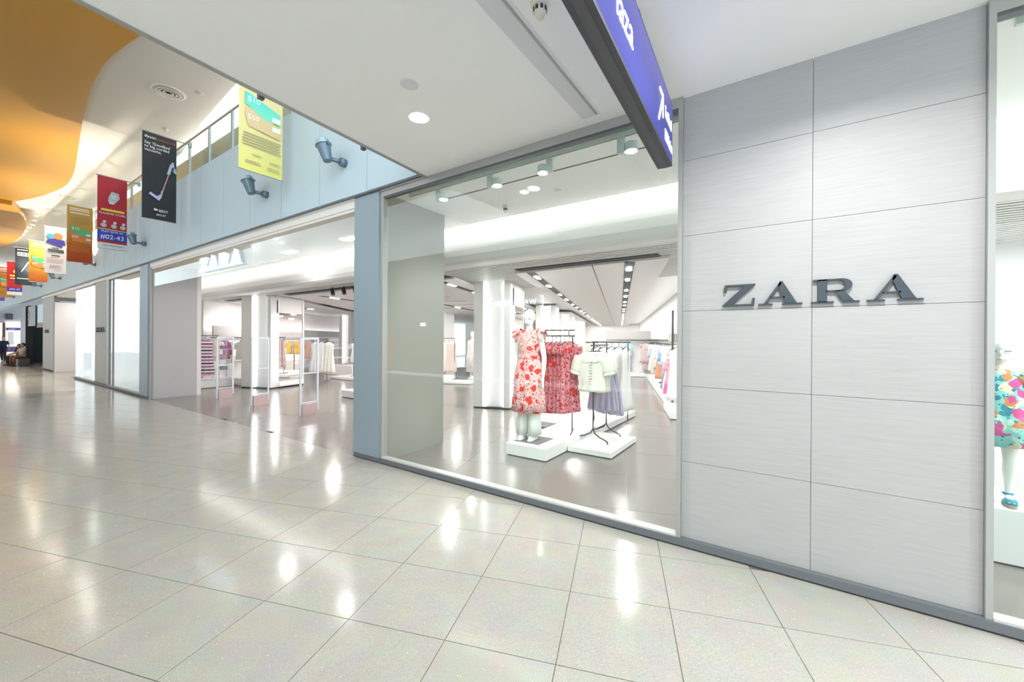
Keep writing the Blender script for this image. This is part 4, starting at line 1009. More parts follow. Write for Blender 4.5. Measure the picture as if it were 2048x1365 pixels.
for k, (y, rz, l) in enumerate(SPOTS_B):
    t = garment('blouse', l, 'cream blouses', (-2.42, y, 1.53), rz, blouse, CREAM, 'blouse')
    if k == 0:
        cl = MB()
        for s in (-1, 1):
            cx0, cz0 = s * .068, -.175
            pts = [(cx0 + .068 * math.cos(t), -.064 + .020 * abs(math.cos(t)) + .018 * (math.sin(t) > .2), cz0 + .058 * math.sin(t)) for t in [2 * PI * i / 18 for i in range(18)]]
            n_ = len(pts)
            cl.add([Vector(p) for p in pts] + [Vector((p[0], p[1] + .010, p[2])) for p in pts], [tuple(range(n_)), tuple(range(2 * n_ - 1, n_ - 1, -1))] + [(i, (i + 1) % n_, n_ + (i + 1) % n_, n_ + i) for i in range(n_)])
        obj('collar', cl.mesh('collar', CREAM, False), t, local=True)
        rf = MB()
        for i in range(11):
            z = -.22 - i * .042
            rf.lathe([(.012, -.012), (.026, -.006), (.022, .006), (.010, .012)], 9, Matrix.Translation((.004 * (-1) ** i, -.062, z)))
        obj('ruffle_placket', rf.mesh('ruffle_placket', CREAM, True), t, local=True)
        cf = MB()
        for s in (-1, 1): cf.lathe([(.088, -.025), (.094, 0), (.086, .025)], 14, Matrix.Translation((s * .27, 0, -.405)) @ Matrix.Rotation(s * -.3, 4, 'Y') @ Matrix.Scale(.65, 4, (0, 1, 0)))
        obj('cuffs', cf.mesh('cuffs', CREAM, True), t, local=True)
garment('pleated_skirt', 'lilac pleated skirt hanging behind the cream blouses', 'lilac skirts', (-2.40, 2.78, 1.22), .05, skirtM, LILAC, 'skirt')
garment('pleated_skirt', 'lilac skirt hanging at the back right of the blouse stand', 'lilac skirts', (-2.36, 2.93, 1.30), -.35, cloth_mesh('long_skirt', .78, .15, .18, .29, .05, .09, 13, .34, None, .05, 9, 10, 60, .15, 0, False), LILAC, 'skirt')

def ORDN(k): return ORD[k] if k < len(ORD) else ['nineteenth', 'twentieth', 'twenty first', 'twenty second', 'twenty third', 'twenty fourth', 'twenty fifth', 'twenty sixth'][k - 18]
def along(M, s, d, z): return M @ Vector((s, d, z))
# -- right wall: pieces edge on along the rail
seqR = [(WHT, topM), (WHT, shirtM), (WHT, shirtM), (PINK, dressS), (WHT, topM), (DENIM, trouM), (PALEB, shirtM), (WHT, shirtM), (PALEB, topM), (ORANGE, dressL), (WHT, shirtM), (BLUSH, dressS), (PINK, trouM), (DENIM, trouM), (SAND, dressL), (WHT, dressS), (PALEB, shirtM), (BLUSH, topM), (WHT, dressL), (ORANGE, topM), (WHT, topM), (LILAC, dressS)]
s = 1.9
for k, (m, me) in enumerate(seqR):
    p = along(MR, s, .27, 1.60); s += .36 if k % 4 else .46
    nm = {'shirt': 'shirt', 'top': 'top', 'trousers': 'trousers', 'short_dress': 'dress', 'long_dress': 'dress'}[me.name]
    cn = m.name.replace('cloth_', '').replace('_', ' ')
    garment(nm, f'{cn} {nm}, {ORDN(k)} piece from the near end of the right wall rail', 'pieces on the right wall rail: ' + cn + ' ' + nm, p, GA + random.uniform(-.25, .1), me, m, nm)
# low rail, near end of the right wall
for k, (m, me, z) in enumerate(((HOT, skirtM, .95), (WHT, skirtM, 1.0), (DENIM, skirtM, 1.02))):
    p = along(MR, 2.3 + .35 * k, .30, z)
    cn = m.name.replace('cloth_', '').replace('_', ' ')
    garment('skirt', f'{cn} skirt on the low rail of the right display wall', 'skirts on the low rail', p, GA - .2, me, m, 'skirt')
wpost = thing('wall_upright', 'dark upright with a pale block at the near end of the right display wall', 'stand', along(MR, 1.35, .45, .16))
MB().box(-.02, .02, -.02, .02, .16, 2.35, Matrix.Translation(along(MR, 1.35, .45, 0))).build('upright', DGREY, wpost)
MB().box(-.09, .09, -.09, .09, 1.62, 1.80, Matrix.Translation(along(MR, 1.5, .42, 0))).build('block', cm('bone', (.72, .70, .60)), wpost)
garment('dress', 'white dress hanging at the near end of the right display wall', None, along(MR, .75, .4, 1.55), GA - .1, dressL, WHT, 'dress')
garment('dress', 'pink dress hanging at the near end of the right display wall', None, along(MR, 1.0, .42, 1.3), GA - .1, topM, PINK, 'top')
# folded things and sandals on the wall platform
def folded(label, loc, rz, m, n=1, w=.26, d=.2):
    t = thing('folded_clothes', label, 'clothes', loc, rz)
    for i in range(n):
        mb = MB(); z = .028 * i
        mb.loft([ell(0, 0, z + .002, w / 2 * .96, d / 2 * .96, 20, 0, 5), ell(0, 0, z + .008, w / 2, d / 2, 20, 0, 5), ell(0, 0, z + .02, w / 2, d / 2, 20, 0, 5), ell(0, 0, z + .027, w / 2 * .95, d / 2 * .95, 20, 0, 5)])
        obj('fold', mb.mesh('fold', m, True), t, local=True)
    return t
def shoes(label, loc, rz, m):
    t = thing('pair_of_shoes', label, 'shoes', loc, rz)
    for s in (-.06, .06):
        mb = MB(); mb.loft([ell(s, .0, .002, .036, .12, 16), ell(s, 0, .016, .04, .125, 16)]); so = obj('sole', mb.mesh('sole', SAND), t, local=True)
        mb = MB(); mb.loft([ell(s, -.03, .016, .036, .07, 14), ell(s, -.025, .045, .03, .055, 14), ell(s, -.015, .055, .015, .03, 14)]); obj('upper', mb.mesh('upper', m, True), t, local=True)
    return t
for k, (sx, m, l) in enumerate(((1.95, ROSE, 'rose sandals nearest on the right wall platform'), (2.5, HOT, 'pink sandals on the right wall platform below the skirts'), (3.4, SAND, 'sand shoes midway along the right wall platform'), (4.6, ORANGE, 'terracotta shoes far along the right wall platform'), (5.6, BLKC, 'black shoes farthest along the right wall platform'))):
    shoes(l, along(MR, sx, .32, .17), GA + 1.2, m)
# -- back wall: two fronted outfits
pb = along(MBK, .95, .30, 1.60); garment('top', 'pale blue top hung face on at the back display wall', None, pb, GA, topM, PALEB, 'top')
pb = along(MBK, 1.0, .22, 1.25); garment('trousers', 'lilac trousers below the pale blue top on the back wall', None, pb, GA, trouM, LILAC, 'trousers')
pb = along(MBK, 1.75, .30, 1.58); garment('dress', 'pink mottled dress hung face on at the back display wall', None, pb, GA, dressS, LILACF, 'dress')
pb = along(MBK, 1.75, .25, .95); garment('trousers', 'pink mottled trousers below the mottled dress', None, pb, GA, trousers_mesh('short_trousers', .62), LILACF, 'trousers')
shoes('pale shoes on the back wall platform', along(MBK, 1.3, .45, .17), GA, WHT)

# -- middle of the shop seen left of the lit column
PM = W(-8.6, 10.9); bar_rack('black rack with the striped long dresses', PM, RBD, 1.5, 1.66, zb=.10)
for k in range(9):
    p = PM + RBD * (.15 + .14 * k)
    m = STRIPE if k in (0, 1, 3, 4) else (WHT if k % 2 else BLUSH)
    lab = {STRIPE.name: 'brown striped', WHT.name: 'white', BLUSH.name: 'blush'}[m.name] + ' long dress, ' + ORD[k] + ' from the left on the middle rack'
    garment('long_dress', lab, 'middle rack: ' + m.name, (p.x, p.y, 1.63), GA + .35 + random.uniform(-.2, .2), dressL, m, 'dress')
gb = thing('display_cube', 'dark grey cube on the platform below the pale mannequin', 'cube', W(-6.95, 11.2, .10), GA)
obj('body', MB().box(-.24, .24, -.24, .24, 0, .42).mesh('body', mat('cube_grey', (.13, .13, .13), .5)), gb, local=True)
obj('lid', MB().box(-.245, .245, -.245, .245, .42, .435).mesh('lid', mat('cube_lid', (.16, .16, .16), .5)), gb, local=True)
bar_rack('black rack with the mustard tops behind the pale mannequin', W(-7.2, 13.4), RBD, 1.2, 1.55, zb=.02)
for k in range(5):
    p = W(-7.2, 13.4) + RBD * (.2 + .17 * k)
    garment('top', ('mustard' if k % 3 else 'grey') + ' top, ' + ORD[k] + ' from the left on the rack behind the pale mannequin', 'mustard rack ' + ('a' if k % 3 else 'b'), (p.x, p.y, 1.52), GA + .3, topM, YEL if k % 3 else GREYC, 'top')
def table(label, P, rz, L, D, H):
    t = thing('display_table', label, 'table', P, rz)
    obj('table_top', MB().box(-L / 2, L / 2, -D / 2, D / 2, H - .03, H).mesh('table_top', GLOSSW), t, local=True)
    for sx in (-1, 1):
        for sy in (-1, 1): obj('leg', MB().box(sx * (L / 2 - .03) - .015, sx * (L / 2 - .03) + .015, sy * (D / 2 - .03) - .015, sy * (D / 2 - .03) + .015, 0, H - .03).mesh('leg', BLACK), t, local=True)
    obj('shelf', MB().box(-L / 2 + .02, L / 2 - .02, -D / 2 + .02, D / 2 - .02, .3, .32).mesh('shelf', GLOSSW), t, local=True)
    return t
pt = W(-6.3, 14.6); table('white display table behind the mustard tops', pt, GA, 1.1, .6, .8)
folded('stack of pale blue folded jeans on the table behind the mustard tops', W(-6.5, 14.5, .8), GA, PALEB, 4); folded('stack of mustard folded knits on the table behind the mustard tops', W(-6.1, 14.6, .8), GA, YEL, 3)

# -- through the entrance
for x, l in ((-12.55, 'left clear security gate at the entrance'), (-10.55, 'middle clear security gate at the entrance'), (-8.36, 'right clear security gate at the entrance')):
    g = thing('security_gate', l, 'gate', (x, 1.22, 0), 0, 'clear security gates')
    MB().box(x - .05, x + .05, 1.07, 1.40, .0, .24).build('base_box', mat('gate_base', (.60, .47, .46), .35, .5), g)
    AC = mat('gate_edge', (.78, .82, .86), .2)
    for y in (1.03, 1.40): MB().box(x - .015, x + .015, y, y + .035, .0 if y < 1.1 else .1, 1.64).build('side_post', AC, g)
    MB().box(x - .012, x + .012, 1.03, 1.435, 1.61, 1.65).build('top_bar', AC, g)
    MB().box(x - .012, x + .012, 1.03, 1.435, .26, .285).build('cross_bar', AC, g)
    MB().box(x - .004, x + .004, 1.065, 1.40, .285, 1.61).build('pane', ACRYL, g)
    MB().box(x - .012, x + .012, 1.065, 1.40, .88, .905).build('cross_bar', AC, g)
# left display: plaid dress rack, shelves, cream tops, wall pieces
garment('plaid_dress', 'plaid long dress at the left edge of the entrance view', None, (-15.45, 1.75, 1.66), 1.1, dressL, PLAID, 'dress')
bar_rack('black rack carrying the plaid dress', (-15.65, 1.35, 0), (.25, .8, 0), .8, 1.69, zb=.24)
platform(-16.3, -15.3, 1.3, 2.5, .24, 'white platform under the plaid dress')
platform(-16.15, -15.2, 2.65, 3.6, .24, 'white platform under the cream tops left of the lit column')
st = thing('shelf_stand', 'slim white shelf stand with folded pieces left of the cream tops', 'shelf', (-15.75, 2.35, .0))
for x in (-16.0, -15.5):
    for y in (2.15, 2.55): MB().box(x - .012, x + .012, y - .012, y + .012, .24, 1.62).build('post', mat('shelf_post', (.75, .75, .75), .4), st)
for z in (.55, .9, 1.25, 1.6): MB().box(-16.02, -15.48, 2.13, 2.57, z - .015, z).build('shelf_board', GLOSSW, st)
folded('plum knit folded on the upper shelf of the slim stand', (-15.75, 2.35, 1.25), .3, PLUM, 4); folded('rose bag block on the middle shelf of the slim stand', (-15.75, 2.35, .9), .3, ROSE, 6); folded('grey folded knit on the lower shelf of the slim stand', (-15.75, 2.35, .55), .3, GREYC, 4)
bar_rack('black rack carrying the cream tops', (-15.4, 2.75, 0), (.25, .8, 0), .75, 1.60, zb=.24)
for k in range(4): garment('cream_top', ORD[k] + ' cream top from the front on the rack left of the lit column', 'cream tops left of the lit column', (-15.38 + .05 * k, 2.82 + .17 * k, 1.58), 1.0 + random.uniform(-.2, .2), topM, CREAM, 'top')
seqL = [(BLUSH, topM), (PLUM, shirtM), (WHT, topM), (CREAM, dressS), (PLUM, topM), (LILAC, topM), (WHT, shirtM), (NAVY, topM), (NAVY, shirtM), (WHT, dressS), (BLUSH, dressL), (WHT, dressL), (PALEB, dressL), (PALEB, dressS), (WHT, shirtM), (LILAC, topM), (MINTC, dressL), (WHT, dressL), (SAND, dressL), (CREAM, dressS), (NAVY, dressL), (WHT, topM), (PALEB, topM), (BLUSH, dressS), (WHT, dressL), (MINTC, topM)]
s = .3
for k, (m, me) in enumerate(seqL):
    p = along(ML, s, .27, 1.60); s += .40
    nm = {'shirt': 'shirt', 'top': 'top', 'trousers': 'trousers', 'short_dress': 'dress', 'long_dress': 'dress'}[me.name]
    cn = m.name.replace('cloth_', '').replace('_', ' ')
    garment(nm, f'{cn} {nm}, {ORDN(k)} piece from the entrance end of the left wall rail', 'pieces on the left wall rail: ' + cn + ' ' + nm, p, .66 + .9 + random.uniform(-.3, .3), me, m, nm)
# right part of the entrance view
platform(-17.3, -15.2, 6.9, 8.1, .45, 'pale pink display plinth far inside the entrance', None, PINKW)
table('white table with folded jeans far inside the entrance', (-16.6, 7.4, .45), .5, 1.6, .7, .75)
folded('lilac folded shirts on the far table', (-17.0, 7.2, 1.2), .5, LILAC, 6, .34, .26); folded('pale blue folded jeans on the far table', (-16.2, 7.6, 1.2), .5, PALEB, 6, .34, .26)
platform(-15.2, -12.6, 5.9, 8.3, .10, 'low white platform under the navy dress inside the entrance')
bar_rack('black rack carrying the navy and cream dresses inside the entrance', (-14.6, 6.5, 0), (.83, .5, 0), .9, 1.60, zb=.10)
for k, (m, me, l) in enumerate(((CREAM, dressS, 'cream short dress left of the navy dress'), (SAND, dressS, 'sand short dress beside the navy dress'), (NAVY, dressL, 'navy long dress inside the entrance near the pillar'))):
    garment('dress', l, None, (-14.45 + .32 * k, 6.6 + .19 * k, 1.57), .7, me, m, 'dress')
garment('skirt', 'dark denim skirt below the cream short dress', None, (-14.3, 6.75, .95), .7, skirtM, cm('dark_denim', (.06, .09, .20)), 'skirt')
garment('dress', 'mint checked dress right of the navy dress', None, (-13.35, 7.0, 1.35), .6, dressL, MINTC, 'dress')
platform(-10.15, -9.2, 3.15, 4.3, .20, 'small white box platform beside the pillar inside the entrance')
shoes('sand shoes on the small white box platform', (-9.75, 3.5, .20), .4, ORANGE)
bar_rack('black rack with blush and white dresses behind the lit column', (-15.2, 4.6, 0), (.83, .5, 0), 1.2, 1.6, zb=.02)
for k, (m, me) in enumerate(((BLUSH, topM), (ORANGE, topM), (WHT, dressL), (WHT, dressL), (CREAM, dressL))):
    garment('dress', ['blush top', 'terracotta top', 'first white dress', 'second white dress', 'cream dress'][k] + ' on the rack behind the entrance column', None, (-15.05 + .22 * k, 4.7 + .13 * k, 1.57), .6, me, m, 'dress')
# ================================================================ mannequins and people
def ering(c, d, r1, r2, n=14, side=None):
    d = Vector(d).normalized(); s = Vector(side or (1, 0, 0)); s = (s - d * s.dot(d)).normalized(); f = d.cross(s)
    return [Vector(c) + s * r1 * math.cos(2 * PI * k / n) + f * r2 * math.sin(2 * PI * k / n) for k in range(n)]
def limb(m, pts, n=12):                                   # pts [(point, r)] or [(point, r_side, r_front)]
    P = [Vector(p[0]) for p in pts]; rings = []
    for i, p in enumerate(pts):
        d = P[min(i + 1, len(P) - 1)] - P[max(i - 1, 0)]
        rings.append(ering(P[i], d, p[1], p[2] if len(p) > 2 else p[1], n, (1, 0, 0) if abs(d.normalized().x) < .9 else (0, 1, 0)))
    m.loft(rings)
def ball(m, c, rx, ry, rz, n=16, M=None):
    prof = [(math.sin(PI * k / 10), -math.cos(PI * k / 10)) for k in range(0, 11)]
    T = Matrix.Translation(c) @ Matrix.Diagonal((rx, ry, rz, 1))
    if M is not None: T = M @ T
    m.lathe([(max(r, .01), z) for r, z in prof], n, T)
def remeshed(m, name, mat_, vox, smooth=2):
    me = m.mesh(name + '_raw', mat_)
    o = bpy.data.objects.new('tmp', me); COL.objects.link(o)
    md = o.modifiers.new('r', 'REMESH'); md.mode = 'VOXEL'; md.voxel_size = vox; md.use_smooth_shade = True
    sm = o.modifiers.new('s', 'SMOOTH'); sm.iterations = smooth; sm.factor = .5
    dg = bpy.context.evaluated_depsgraph_get()
    out = bpy.data.meshes.new_from_object(o.evaluated_get(dg))
    bpy.data.objects.remove(o); bpy.data.meshes.remove(me)
    out.name = name; out.materials.clear(); out.materials.append(mat_)
    out.polygons.foreach_set('use_smooth', [True] * len(out.polygons))
    return out
def hand(m, wrist, d, s, k=1.0, curl=.25):
    """palm and five fingers; d hangs along the hand, s = side sign of the thumb"""
    w = Vector(wrist); d = Vector(d).normalized(); f = Vector((0, -1, 0)); f = (f - d * f.dot(d)).normalized(); sd = d.cross(f)
    limb(m, [(w, .020 * k, .016 * k), (w + d * .03 * k, .016 * k, .028 * k), (w + d * .075 * k, .013 * k, .036 * k), (w + d * .095 * k, .011 * k, .034 * k)])
    for i, (o, ln) in enumerate(((.026, .070), (.009, .078), (-.009, .073), (-.025, .058))):
        b = w + d * .088 * k + f * o * k
        inward = sd * (-s)
        limb(m, [(b, .0085 * k), (b + d * ln * .5 * k, .0082 * k), (b + (d + inward * curl).normalized() * ln * k, .0062 * k)], 8)
    b = w + d * .03 * k + f * .026 * k
    limb(m, [(b, .010 * k), (b + (d + f * .8).normalized() * .035 * k, .0095 * k), (b + (d + f * .55).normalized() * .065 * k, .007 * k)], 8)
def figure(h, head=1.0, arm=None, legs=None, female=True, vox=.011, m_=None, name='body', kneel=None):
    """standing body of height h facing -y, feet at z=0"""
    m = MB(); hz = h
    hh = .132 * h * head                                  # head height
    top = h; chin = top - hh; nb = chin - .035 * h
    sh = nb - .02 * h
    k = h / 1.8
    T = [(.50 * h, .085 * k * 1.6, .115 * k), (.535 * h, .165 * k, .115 * k), (.57 * h, .15 * k, .105 * k), (.615 * h, .118 * k, .088 * k), (.66 * h, .128 * k, .092 * k), (.71 * h, .148 * k, .108 * k), (.755 * h, .155 * k, .095 * k), (sh - .01 * h, .165 * k, .075 * k), (sh + .012 * h, .115 * k, .062 * k), (nb, .056 * k, .055 * k)]
    m.loft([ell(0, (-.018 * k if .69 * h < z < .74 * h else 0), z, rx, ry, 20) for z, rx, ry in T])
    limb(m, [((0, .005, nb - .02), .052 * k), ((0, .0, chin + .02 * h), .045 * k), ((0, -.006, chin + .05 * h), .045 * k)])
    hc = chin + hh * .53
    ball(m, (0, 0, hc + hh * .04), hh * .335, hh * .42, hh * .46)
    ball(m, (0, -hh * .09, chin + hh * .24), hh * .25, hh * .30, hh * .25)
    ball(m, (0, -hh * .425, chin + hh * .36), hh * .035, hh * .07, hh * .075)
    ball(m, (0, -hh * .385, chin + hh * .175), hh * .08, hh * .035, hh * .03)
    for s in (-1, 1): ball(m, (s * hh * .335, hh * .02, chin + hh * .42), hh * .03, hh * .07, hh * .11)
    arms = arm or {}
    for s in (-1, 1):
        A = arms.get(s) or [(s * .165 * k, .0, sh - .015 * h), (s * .205 * k, .03 * k, sh - .185 * h), (s * .225 * k, -.03 * k, sh - .335 * h)]
        P = [Vector(p) for p in A]
        limb(m, [(P[0] - Vector((s * .04 * k, 0, 0)), .050 * k), (P[0], .048 * k), (P[0].lerp(P[1], .5), .041 * k), (P[1], .034 * k), (P[1].lerp(P[2], .3), .035 * k), (P[2], .021 * k)])
        hand(m, P[2], P[2] - P[1] + Vector((0, 0, -.05)), s, k)
    L = legs or {}
    for s in (-1, 1):
        q = L.get(s) or [(s * .085 * k, 0, .51 * h), (s * .082 * k, -.01 * k, .275 * h), (s * .075 * k, .02 * k, .045 * h)]
        P = [Vector(p) for p in q]
        limb(m, [(P[0], .088 * k), (P[0].lerp(P[1], .4), .078 * k), (P[1], .052 * k), (P[1].lerp(P[2], .3), .053 * k), (P[1].lerp(P[2], .75), .033 * k), (P[2], .030 * k)])
        d = Vector((0, -1, 0)) if kneel is None else Vector((0, -1, 0))
        a = P[2]
        limb(m, [(a + Vector((0, .035 * k, -.02 * k)), .026 * k), (a + Vector((0, -.03 * k, -.025 * k)), .034 * k, .030 * k), (a + Vector((0, -.11 * k, -.045 * k)), .038 * k, .020 * k), (a + Vector((0, -.165 * k, -.055 * k)), .03 * k, .012 * k)])
    return remeshed(m, name, m_ or MANNQ, vox), dict(chin=chin, hh=hh, sh=sh, k=k, nb=nb)
def face_marks(t, g, y=-.40):
    hh = g['hh']; z = g['chin'] + hh * .46
    for s in (-1, 1):
        pts = [Vector((s * hh * (.09 + .16 * q), -hh * (.41 - .07 * q * q) - .004, z - hh * .02 * math.sin(PI * q))) for q in (0, .33, .66, 1)]
        obj('eyelash', MB().tube(pts, .0035, 5).mesh('eyelash', mat('lash', (.12, .12, .11), .6)), t, local=True)
    obj('lips', MB().tube([(-hh * .075, -hh * .385, g['chin'] + hh * .175), (0, -hh * .43, g['chin'] + hh * .18), (hh * .075, -hh * .385, g['chin'] + hh * .175)], .0055, 6).mesh('lips', mat('lip', (.62, .60, .55), .4), True), t, local=True)
def dress_loft(rows, n=48, folds=9, fa=.05, ph=0.0):
    m = MB(); rings = []
    for i, (z, rx, ry, cx, cyy) in enumerate(rows):
        q = i / (len(rows) - 1); ring = []
        for k in range(n):
            a = 2 * PI * k / n; f = 1 + fa * q * math.sin(folds * a + ph + q * 2) + fa * .3 * math.sin(3 * a + q * 5)
            ring.append(Vector((cx + rx * f * math.cos(a), cyy + ry * f * math.sin(a), z)))
        rings.append(ring)
    m.loft(rings)
    return m
# ---- floral mannequin
mq = thing('mannequin', 'white mannequin in a red floral ruffle dress and white wide trousers', 'mannequin', (-3.08, 1.60, .178), .10)
H = 1.90
arms = {1: [(.165, .0, 1.53), (.225, .03, 1.20), (.245, -.05, .93)], -1: [(-.165, .0, 1.53), (-.235, .04, 1.22), (-.24, .0, .94)]}
me, g = figure(H, .98, arms)
obj('body', me, mq, local=True); face_marks(mq, g)
k = g['k']; sh = g['sh']
rows = [(sh + .055, .10, .075, 0, .005), (sh + .02, .155, .09, 0, 0), (sh - .06, .178, .115, 0, -.005), (sh - .15, .178, .132, 0, -.012), (sh - .25, .155, .118, 0, -.005), (sh - .34, .140, .108, 0, 0), (sh - .37, .150, .116, 0, 0), (sh - .45, .185, .14, 0, 0), (sh - .60, .215, .16, 0, 0), (sh - .80, .235, .17, 0, 0), (sh - 1.0, .25, .18, 0, 0), (.405, .262, .19, 0, 0)]
dr = obj('dress', dress_loft(rows, fa=.06).mesh('dress', FLORAL, True), mq, local=True)
bl = MB(); bl.loft([ell(0, 0, sh - .355 + d, .149 + e, .116 + e, 32) for d, e in ((-.03, 0), (-.015, .008), (.015, .008), (.03, 0))]); obj('belt', bl.mesh('belt', FLORAL, True), dr, local=True)
wr = MB(); rng = []                                        # wavy wrap edge running down the skirt to one side
for j in range(26):
    q = j / 25; z = sh - .385 - q * .80; x0 = .035 - .075 * q; ry = .116 + .072 * min(1, q * 1.15) ** .7
    rx = .15 + .105 * min(1, q * 1.15) ** .7
    yy = -ry * math.sqrt(max(.05, 1 - (x0 / rx) ** 2)) * 1.03
    wv = .010 * math.sin(q * 34)
    rng.append([Vector((x0 - .012, yy + .012, z)), Vector((x0 - .006, yy - .006 + wv * .3, z)), Vector((x0 + .020 + wv, yy - .010 - wv * .4, z)), Vector((x0 + .014 + wv, yy + .006, z))])
wr.loft(rng); obj('wrap_edge', wr.mesh('wrap_edge', FLORAL, True), dr, local=True)
vn = MB(); rng = []                                        # crossing neckline ruffle
for j in range(16):
    q = j / 15; x0 = -.10 + .17 * q; z = sh + .03 - .33 * q; yy = -.098 - .048 * math.sin(PI * min(1, q * .9 + .1)) + .02 * q
    wv = .008 * math.sin(q * 22)
    rng.append([Vector((x0 - .010, yy + .014, z - .006)), Vector((x0, yy - .008 + wv * .4, z)), Vector((x0 + .022, yy - .010 + wv, z + .016)), Vector((x0 + .016, yy + .010, z + .010))])
vn.loft(rng); obj('neck_ruffle', vn.mesh('neck_ruffle', FLORAL, True), dr, local=True)
for s in (-1, 1):                                         # ruffled cap sleeves
    rf = MB(); rings = []
    for j in range(6):
        q = j / 5; ring = []
        for i in range(26):
            a = 2 * PI * i / 26
            R = .055 + .06 * q; wv = 1 + .22 * q * math.sin(6 * a + s)
            c = Vector((s * (.125 + .105 * q), 0, sh + .035 - .075 * q * q))
            ring.append(c + Vector((s * .02 * math.cos(a), R * wv * 1.05 * math.sin(a), R * wv * .72 * math.cos(a) + .008 * q * math.sin(5 * a))))
        rings.append(ring)
    rf.loft(rings, caps=False); obj('ruffle_sleeve', rf.mesh('ruffle_sleeve', FLORAL, True), dr, local=True)
WT = cm('trouser_white', (.78, .81, .77))
for s in (-1, 1):
    tm = MB(); tm.loft([[Vector((s * .085 + rx * math.cos(a) * (1 + .04 * math.sin(5 * a)), .01 + ry * math.sin(a) * (1 + .05 * math.sin(4 * a + 1)), z)) for a in [2 * PI * i / 28 for i in range(28)]] for z, rx, ry in ((.95, .085, .10), (.75, .09, .11), (.5, .088, .11), (.25, .09, .12), (.075, .096, .135))])
    obj('trouser_leg', tm.mesh('trouser_leg', WT, True), mq, local=True)
    so = MB(); so.loft([ell(s * .08, -.045, z, rx, ry, 18, 0, 2.4) for z, rx, ry in ((.0, .043, .135), (.012, .047, .14), (.022, .045, .136))]); sol = obj('shoe', so.mesh('shoe', GLOSSW, True), mq, local=True)
    up = MB(); up.loft([ell(s * .08, -.055 + dy, z, rx, ry, 18) for z, rx, ry, dy in ((.02, .043, .125, 0), (.05, .04, .10, .01), (.075, .034, .075, .03), (.10, .03, .05, .055))]); obj('shoe_upper', up.mesh('shoe_upper', GLOSSW, True), sol, local=True)
for s in (-1, 1):
    er = MB()
    for i in range(4): ball(er, (s * .052, -.01, g['chin'] + .04 - .02 * i), .007, .007, .009, 8)
    obj('earring', er.mesh('earring', mat('pearl', (.78, .78, .72), .25), True), mq, local=True)

# ---- child mannequin in the right window
platform(1.05, 3.8, 1.05, 1.75, .41, 'tall white plinth under the child mannequin')
cq = thing('mannequin', 'child mannequin in a tropical print dress at the right edge', 'mannequin', (1.375, 1.22, .425), -.12)
H2 = 1.27
arms2 = {1: [(.115, 0, .955), (.16, .02, .77), (.165, -.02, .60)], -1: [(-.115, 0, .955), (-.16, .02, .77), (-.165, -.02, .60)]}
me, g2 = figure(H2, 1.30, arms2, {s: [(s * .062, 0, .60), (s * .062, -.008, .33), (s * .058, .012, .06)] for s in (-1, 1)}, vox=.008)
obj('body', me, cq, local=True); face_marks(cq, g2)
sh2 = g2['sh']
rows = [(sh2 + .03, .075, .06, 0, 0), (sh2 + .0, .12, .075, 0, 0), (sh2 - .07, .145, .10, 0, 0), (sh2 - .18, .16, .115, 0, 0), (sh2 - .22, .165, .12, 0, 0), (sh2 - .30, .178, .13, 0, 0), (sh2 - .40, .186, .138, 0, 0), (.435, .19, .142, 0, 0)]
obj('dress', dress_loft(rows, fa=.06, folds=11).mesh('dress', TROPIC, True), cq, local=True)
for s in (-1, 1):
    rf = MB(); limb(rf, [((s * .10, 0, sh2 - .005), .055, .065), ((s * .15, 0, sh2 - .06), .065, .075), ((s * .165, 0, sh2 - .14), .07, .08)]); obj('sleeve', rf.mesh('sleeve', TROPIC, True), cq, local=True)
    TEALS = mat('sandal_teal', (.02, .26, .36), .6)
    so = MB(); so.loft([ell(s * .058, -.03, z, .036, .10, 16, 0, 2.3) for z in (-.012, .006)]); sd = obj('sandal_sole', so.mesh('sandal_sole', mat('sandal_sole', (.30, .26, .22), .6)), cq, local=True)
    up = MB(); up.loft([ell(s * .058, -.055, z, rx, ry, 16) for z, rx, ry in ((.004, .038, .055), (.028, .037, .05), (.042, .028, .036))]); obj('sandal_band', up.mesh('sandal_band', TEALS, True), sd, local=True)
    an = MB(); an.loft([ell(s * .058, .012, z, .030, .030, 16) for z in (.058, .072)]); obj('ankle_strap', an.mesh('ankle_strap', TEALS), sd, local=True)
platform(1.9, 3.4, 3.2, 4.6, .45, 'pale plinth behind the child mannequin')

# ---- distant mannequins
def dist_mannequin(label, loc, rz, m, hem=.35, cone=.22):
    t = thing('mannequin', label, 'mannequin', loc, rz)
    me, g = figure(1.82, .98, vox=.016); obj('body', me, t, local=True)
    sh = g['sh']
    obj('dress', dress_loft([(sh + .03, .11, .08, 0, 0), (sh - .08, .18, .125, 0, 0), (sh - .33, .15, .12, 0, 0), (sh - .6, .21, .17, 0, 0), (hem, cone, cone * .85, 0, 0)], fa=.07).mesh('dress', m, True), t, local=True)
dist_mannequin('pale mannequin in a light floral dress beyond the lit column', W(-6.55, 11.1, .10), GA - .3, CREAMF, .30, .27)
dist_mannequin('mannequin in a pale printed dress at the pillar edge inside the entrance', (-13.0, 6.7, .10), .5, LILACF, .15, .2)

